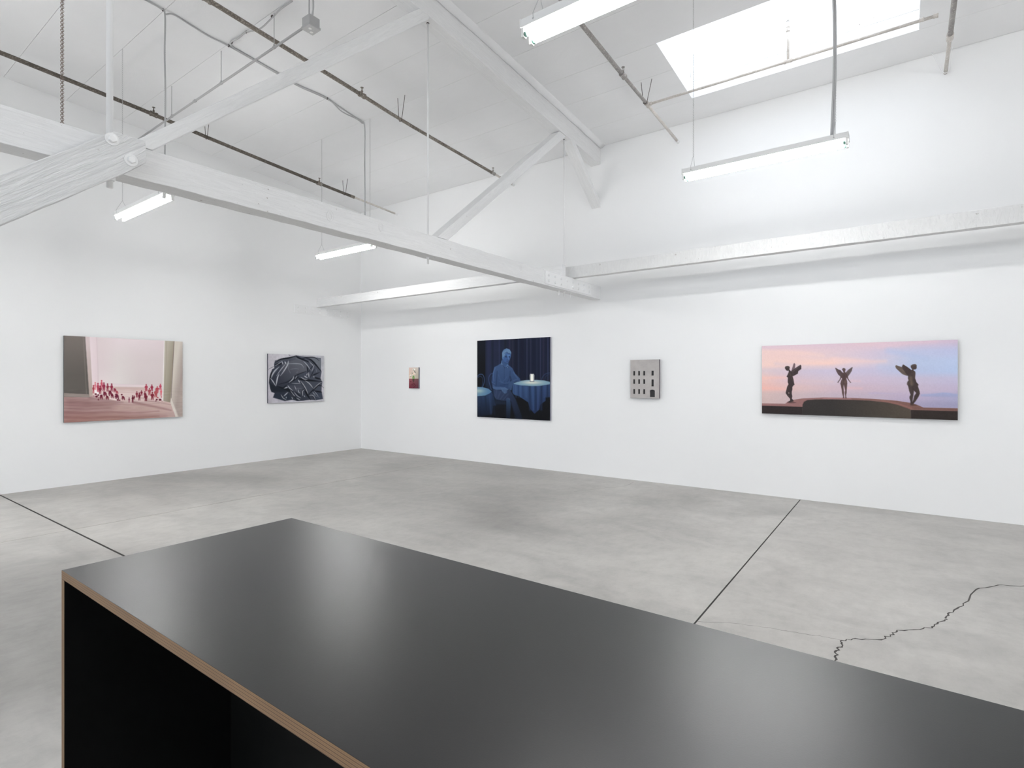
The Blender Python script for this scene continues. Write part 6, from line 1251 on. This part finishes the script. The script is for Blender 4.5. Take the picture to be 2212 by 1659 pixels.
def picture_face(name, key, origin, du, dv, parent, seed):
    """flat painted face: a fine grid from origin (top left) along du (right) and dv (down)"""
    W, H, ops = ART[key]
    img = srgb2lin(paint(W, H, ops, seed)) * PAINT_GAIN
    u, v_ = np.meshgrid(np.linspace(0, 1, W), np.linspace(0, 1, H))
    P = np.array(origin)[None, None] + u[..., None] * np.array(du) + v_[..., None] * np.array(dv)
    me = bpy.data.meshes.new(name)
    idx = np.arange(W * H).reshape(H, W)
    q = np.stack([idx[:-1, :-1], idx[1:, :-1], idx[1:, 1:], idx[:-1, 1:]], -1).reshape(-1, 4)
    me.vertices.add(W * H); me.vertices.foreach_set('co', P.reshape(-1).astype(np.float32))
    me.loops.add(q.size); me.loops.foreach_set('vertex_index', q.reshape(-1).astype(np.int32))
    me.polygons.add(len(q)); me.polygons.foreach_set('loop_start', np.arange(0, q.size, 4, dtype=np.int32))
    me.update(calc_edges=True)
    ca = me.color_attributes.new('paint', 'FLOAT_COLOR', 'POINT')
    ca.data.foreach_set('color', np.concatenate([img, np.ones((H, W, 1))], -1).reshape(-1).astype(np.float32))
    me.materials.append(M['print'])
    return link(name, me, parent)


def canvas(key, wall_, a0, a1, z0, z1, depth, gap, side_col, label, seed=1):
    root = thing('painting', label, 'painting', (WX, (a0 + a1) / 2, z0) if wall_ == 'left' else ((a0 + a1) / 2, WY, z0))
    sm = mat('canvas_edge', side_col, 0.7)
    if wall_ == 'left':
        xf = WX + depth
        soften(MB().box(WX + gap + 0.0015, xf - 0.0006, a0, a1, z0, z1).build('stretcher', sm, root), 0.0015)
        if gap: MB().box(WX, WX + gap, a0 + 0.06, a1 - 0.06, z0 + 0.06, z1 - 0.06).build('cleat', sm, root)
        picture_face('painted_face', key, (xf, a0, z1), (0, a1 - a0, 0), (0, 0, z0 - z1), root, seed)
    else:
        yf = WY - depth
        soften(MB().box(a0, a1, yf + 0.0006, WY - gap - 0.0015, z0, z1).build('stretcher', sm, root), 0.0015)
        if gap: MB().box(a0 + 0.06, a1 - 0.06, WY - gap, WY, z0 + 0.06, z1 - 0.06).build('cleat', sm, root)
        picture_face('painted_face', key, (a0, yf, z1), (a1 - a0, 0, 0), (0, 0, z0 - z1), root, seed)
    return root


canvas('figures', 'left', 2.287, 3.709, 0.829, 1.958, 0.034, 0.0, (0.10, 0.10, 0.098), 'painting of small red figures standing in an open doorway')
canvas('leather', 'left', 5.066, 6.167, 0.980, 1.827, 0.034, 0.0, (0.11, 0.11, 0.14), 'grey painting of crumpled dark leather, on left wall near the corner', 2)
canvas('flowers', 'back', -7.432, -7.182, 1.221, 1.606, 0.032, 0.0, (0.20, 0.205, 0.24), 'tiny painting of white flowers in a green vase on a red table', 3)
canvas('cafe', 'back', -5.792, -4.359, 0.760, 2.034, 0.034, 0.0, (0.28, 0.28, 0.34), 'dark blue painting of a man seated at a cafe table', 4)
canvas('statues', 'back', -1.373, 0.438, 0.984, 1.790, 0.055, 0.022, (0.34, 0.30, 0.31), 'wide painting of three winged statues against a pink and blue sky', 5)

# relief of a house front with sunk windows
RB = (-3.045, -2.636, 1.135, 1.656, WY - 0.062)
x0, x1, z0, z1, yf = RB
hr = thing('house_relief', 'small pale grey relief of a house front with black window openings', 'artwork', ((x0 + x1) / 2, WY, z0))
m = M['relief'] = mat('pale_grey_plaster_panel', (0.44, 0.41, 0.40), 0.7); t = NT(m); v = t.coords()
t.base(t.ramp(t.noise(v, 9, 4, 0.6), [(0.3, (0.395, 0.365, 0.362)), (0.5, (0.44, 0.415, 0.40)), (0.7, (0.475, 0.455, 0.445))]))
M['relief_edge'] = mat('dark_panel_edge', (0.10, 0.085, 0.10), 0.7)
M['opening'] = mat('black_opening', (0.014, 0.014, 0.016), 0.6)
Wd, Hd = x1 - x0, z1 - z0
HOLES = [(u0, u1, v0, v1) for u0, u1 in ((0.100, 0.165), (0.275, 0.340), (0.450, 0.517)) for v0, v1 in ((0.292, 0.408), (0.508, 0.628), (0.768, 0.890))]
HOLES += [(0.733, 0.812, 0.288, 0.412), (0.733, 0.812, 0.512, 0.690)]
ARCH = (0.682, 0.852, 0.775, 0.966)
us = sorted({0, 1, ARCH[0], ARCH[1]} | {h_[0] for h_ in HOLES} | {h_[1] for h_ in HOLES})
vs_ = sorted({0, 1, ARCH[2], ARCH[3]} | {h_[2] for h_ in HOLES} | {h_[3] for h_ in HOLES})
D1 = 0.016
mb = MB()
inside = lambda uc, vc: any(h_[0] < uc < h_[1] and h_[2] < vc < h_[3] for h_ in HOLES + [ARCH])
px_ = lambda u: x0 + u * Wd
pz_ = lambda v__: z1 - v__ * Hd
for ua, ub in zip(us[:-1], us[1:]):
    for va, vb in zip(vs_[:-1], vs_[1:]):
        if not inside((ua + ub) / 2, (va + vb) / 2):
            mb.add([(px_(ua), yf, pz_(va)), (px_(ua), yf, pz_(vb)), (px_(ub), yf, pz_(vb)), (px_(ub), yf, pz_(va))], [(0, 1, 2, 3)])
for h_ in HOLES + [ARCH]:
    a, b_, c_, d = px_(h_[0]), px_(h_[1]), pz_(h_[2]), pz_(h_[3])
    for (p, q) in (((a, c_), (a, d)), ((a, d), (b_, d)), ((b_, d), (b_, c_)), ((b_, c_), (a, c_))):
        mb.add([(p[0], yf, p[1]), (q[0], yf, q[1]), (q[0], yf + D1, q[1]), (p[0], yf + D1, p[1])], [(0, 1, 2, 3)])
# spandrels that round the door head
a, b_, c_ = px_(ARCH[0]), px_(ARCH[1]), pz_(ARCH[2]); r_ = (b_ - a) / 2; rise = Hd * 0.032; cx_ = (a + b_) / 2
for sgn, xe in ((-1, a), (1, b_)):
    arc = [(cx_ + sgn * r_ * math.cos(th), c_ - rise + rise * math.sin(th)) for th in np.linspace(0, math.pi / 2, 6)]
    poly = [(xe, c_)] + arc
    mb.prism([(p[0], yf, p[1]) for p in poly], (0, D1, 0))
mb.build('house_front', M['relief'], hr)
soften(MB().box(x0, x1, yf + D1, WY - 0.028, z0, z1).build('backing', M['relief_edge'], hr), 0.001)
for xa, xb, za, zb in ((x0, x0 + 0.004, z0, z1), (x1 - 0.004, x1, z0, z1), (x0 + 0.004, x1 - 0.004, z0, z0 + 0.004), (x0 + 0.004, x1 - 0.004, z1 - 0.004, z1)):
    MB().box(xa, xb, yf + 0.0004, yf + D1, za, zb).build('edge_strip', M['relief_edge'], hr)
MB().box(x0 + 0.05, x1 - 0.05, WY - 0.028, WY, z0 + 0.05, z1 - 0.05).build('cleat', M['relief_edge'], hr)
for h_ in HOLES + [ARCH]:
    MB().box(px_(h_[0]), px_(h_[1]), yf + D1 - 0.0012, yf + D1 - 0.0002, pz_(h_[3]), pz_(h_[2])).build('doorway' if h_ is ARCH else 'window_opening', M['opening'], hr)
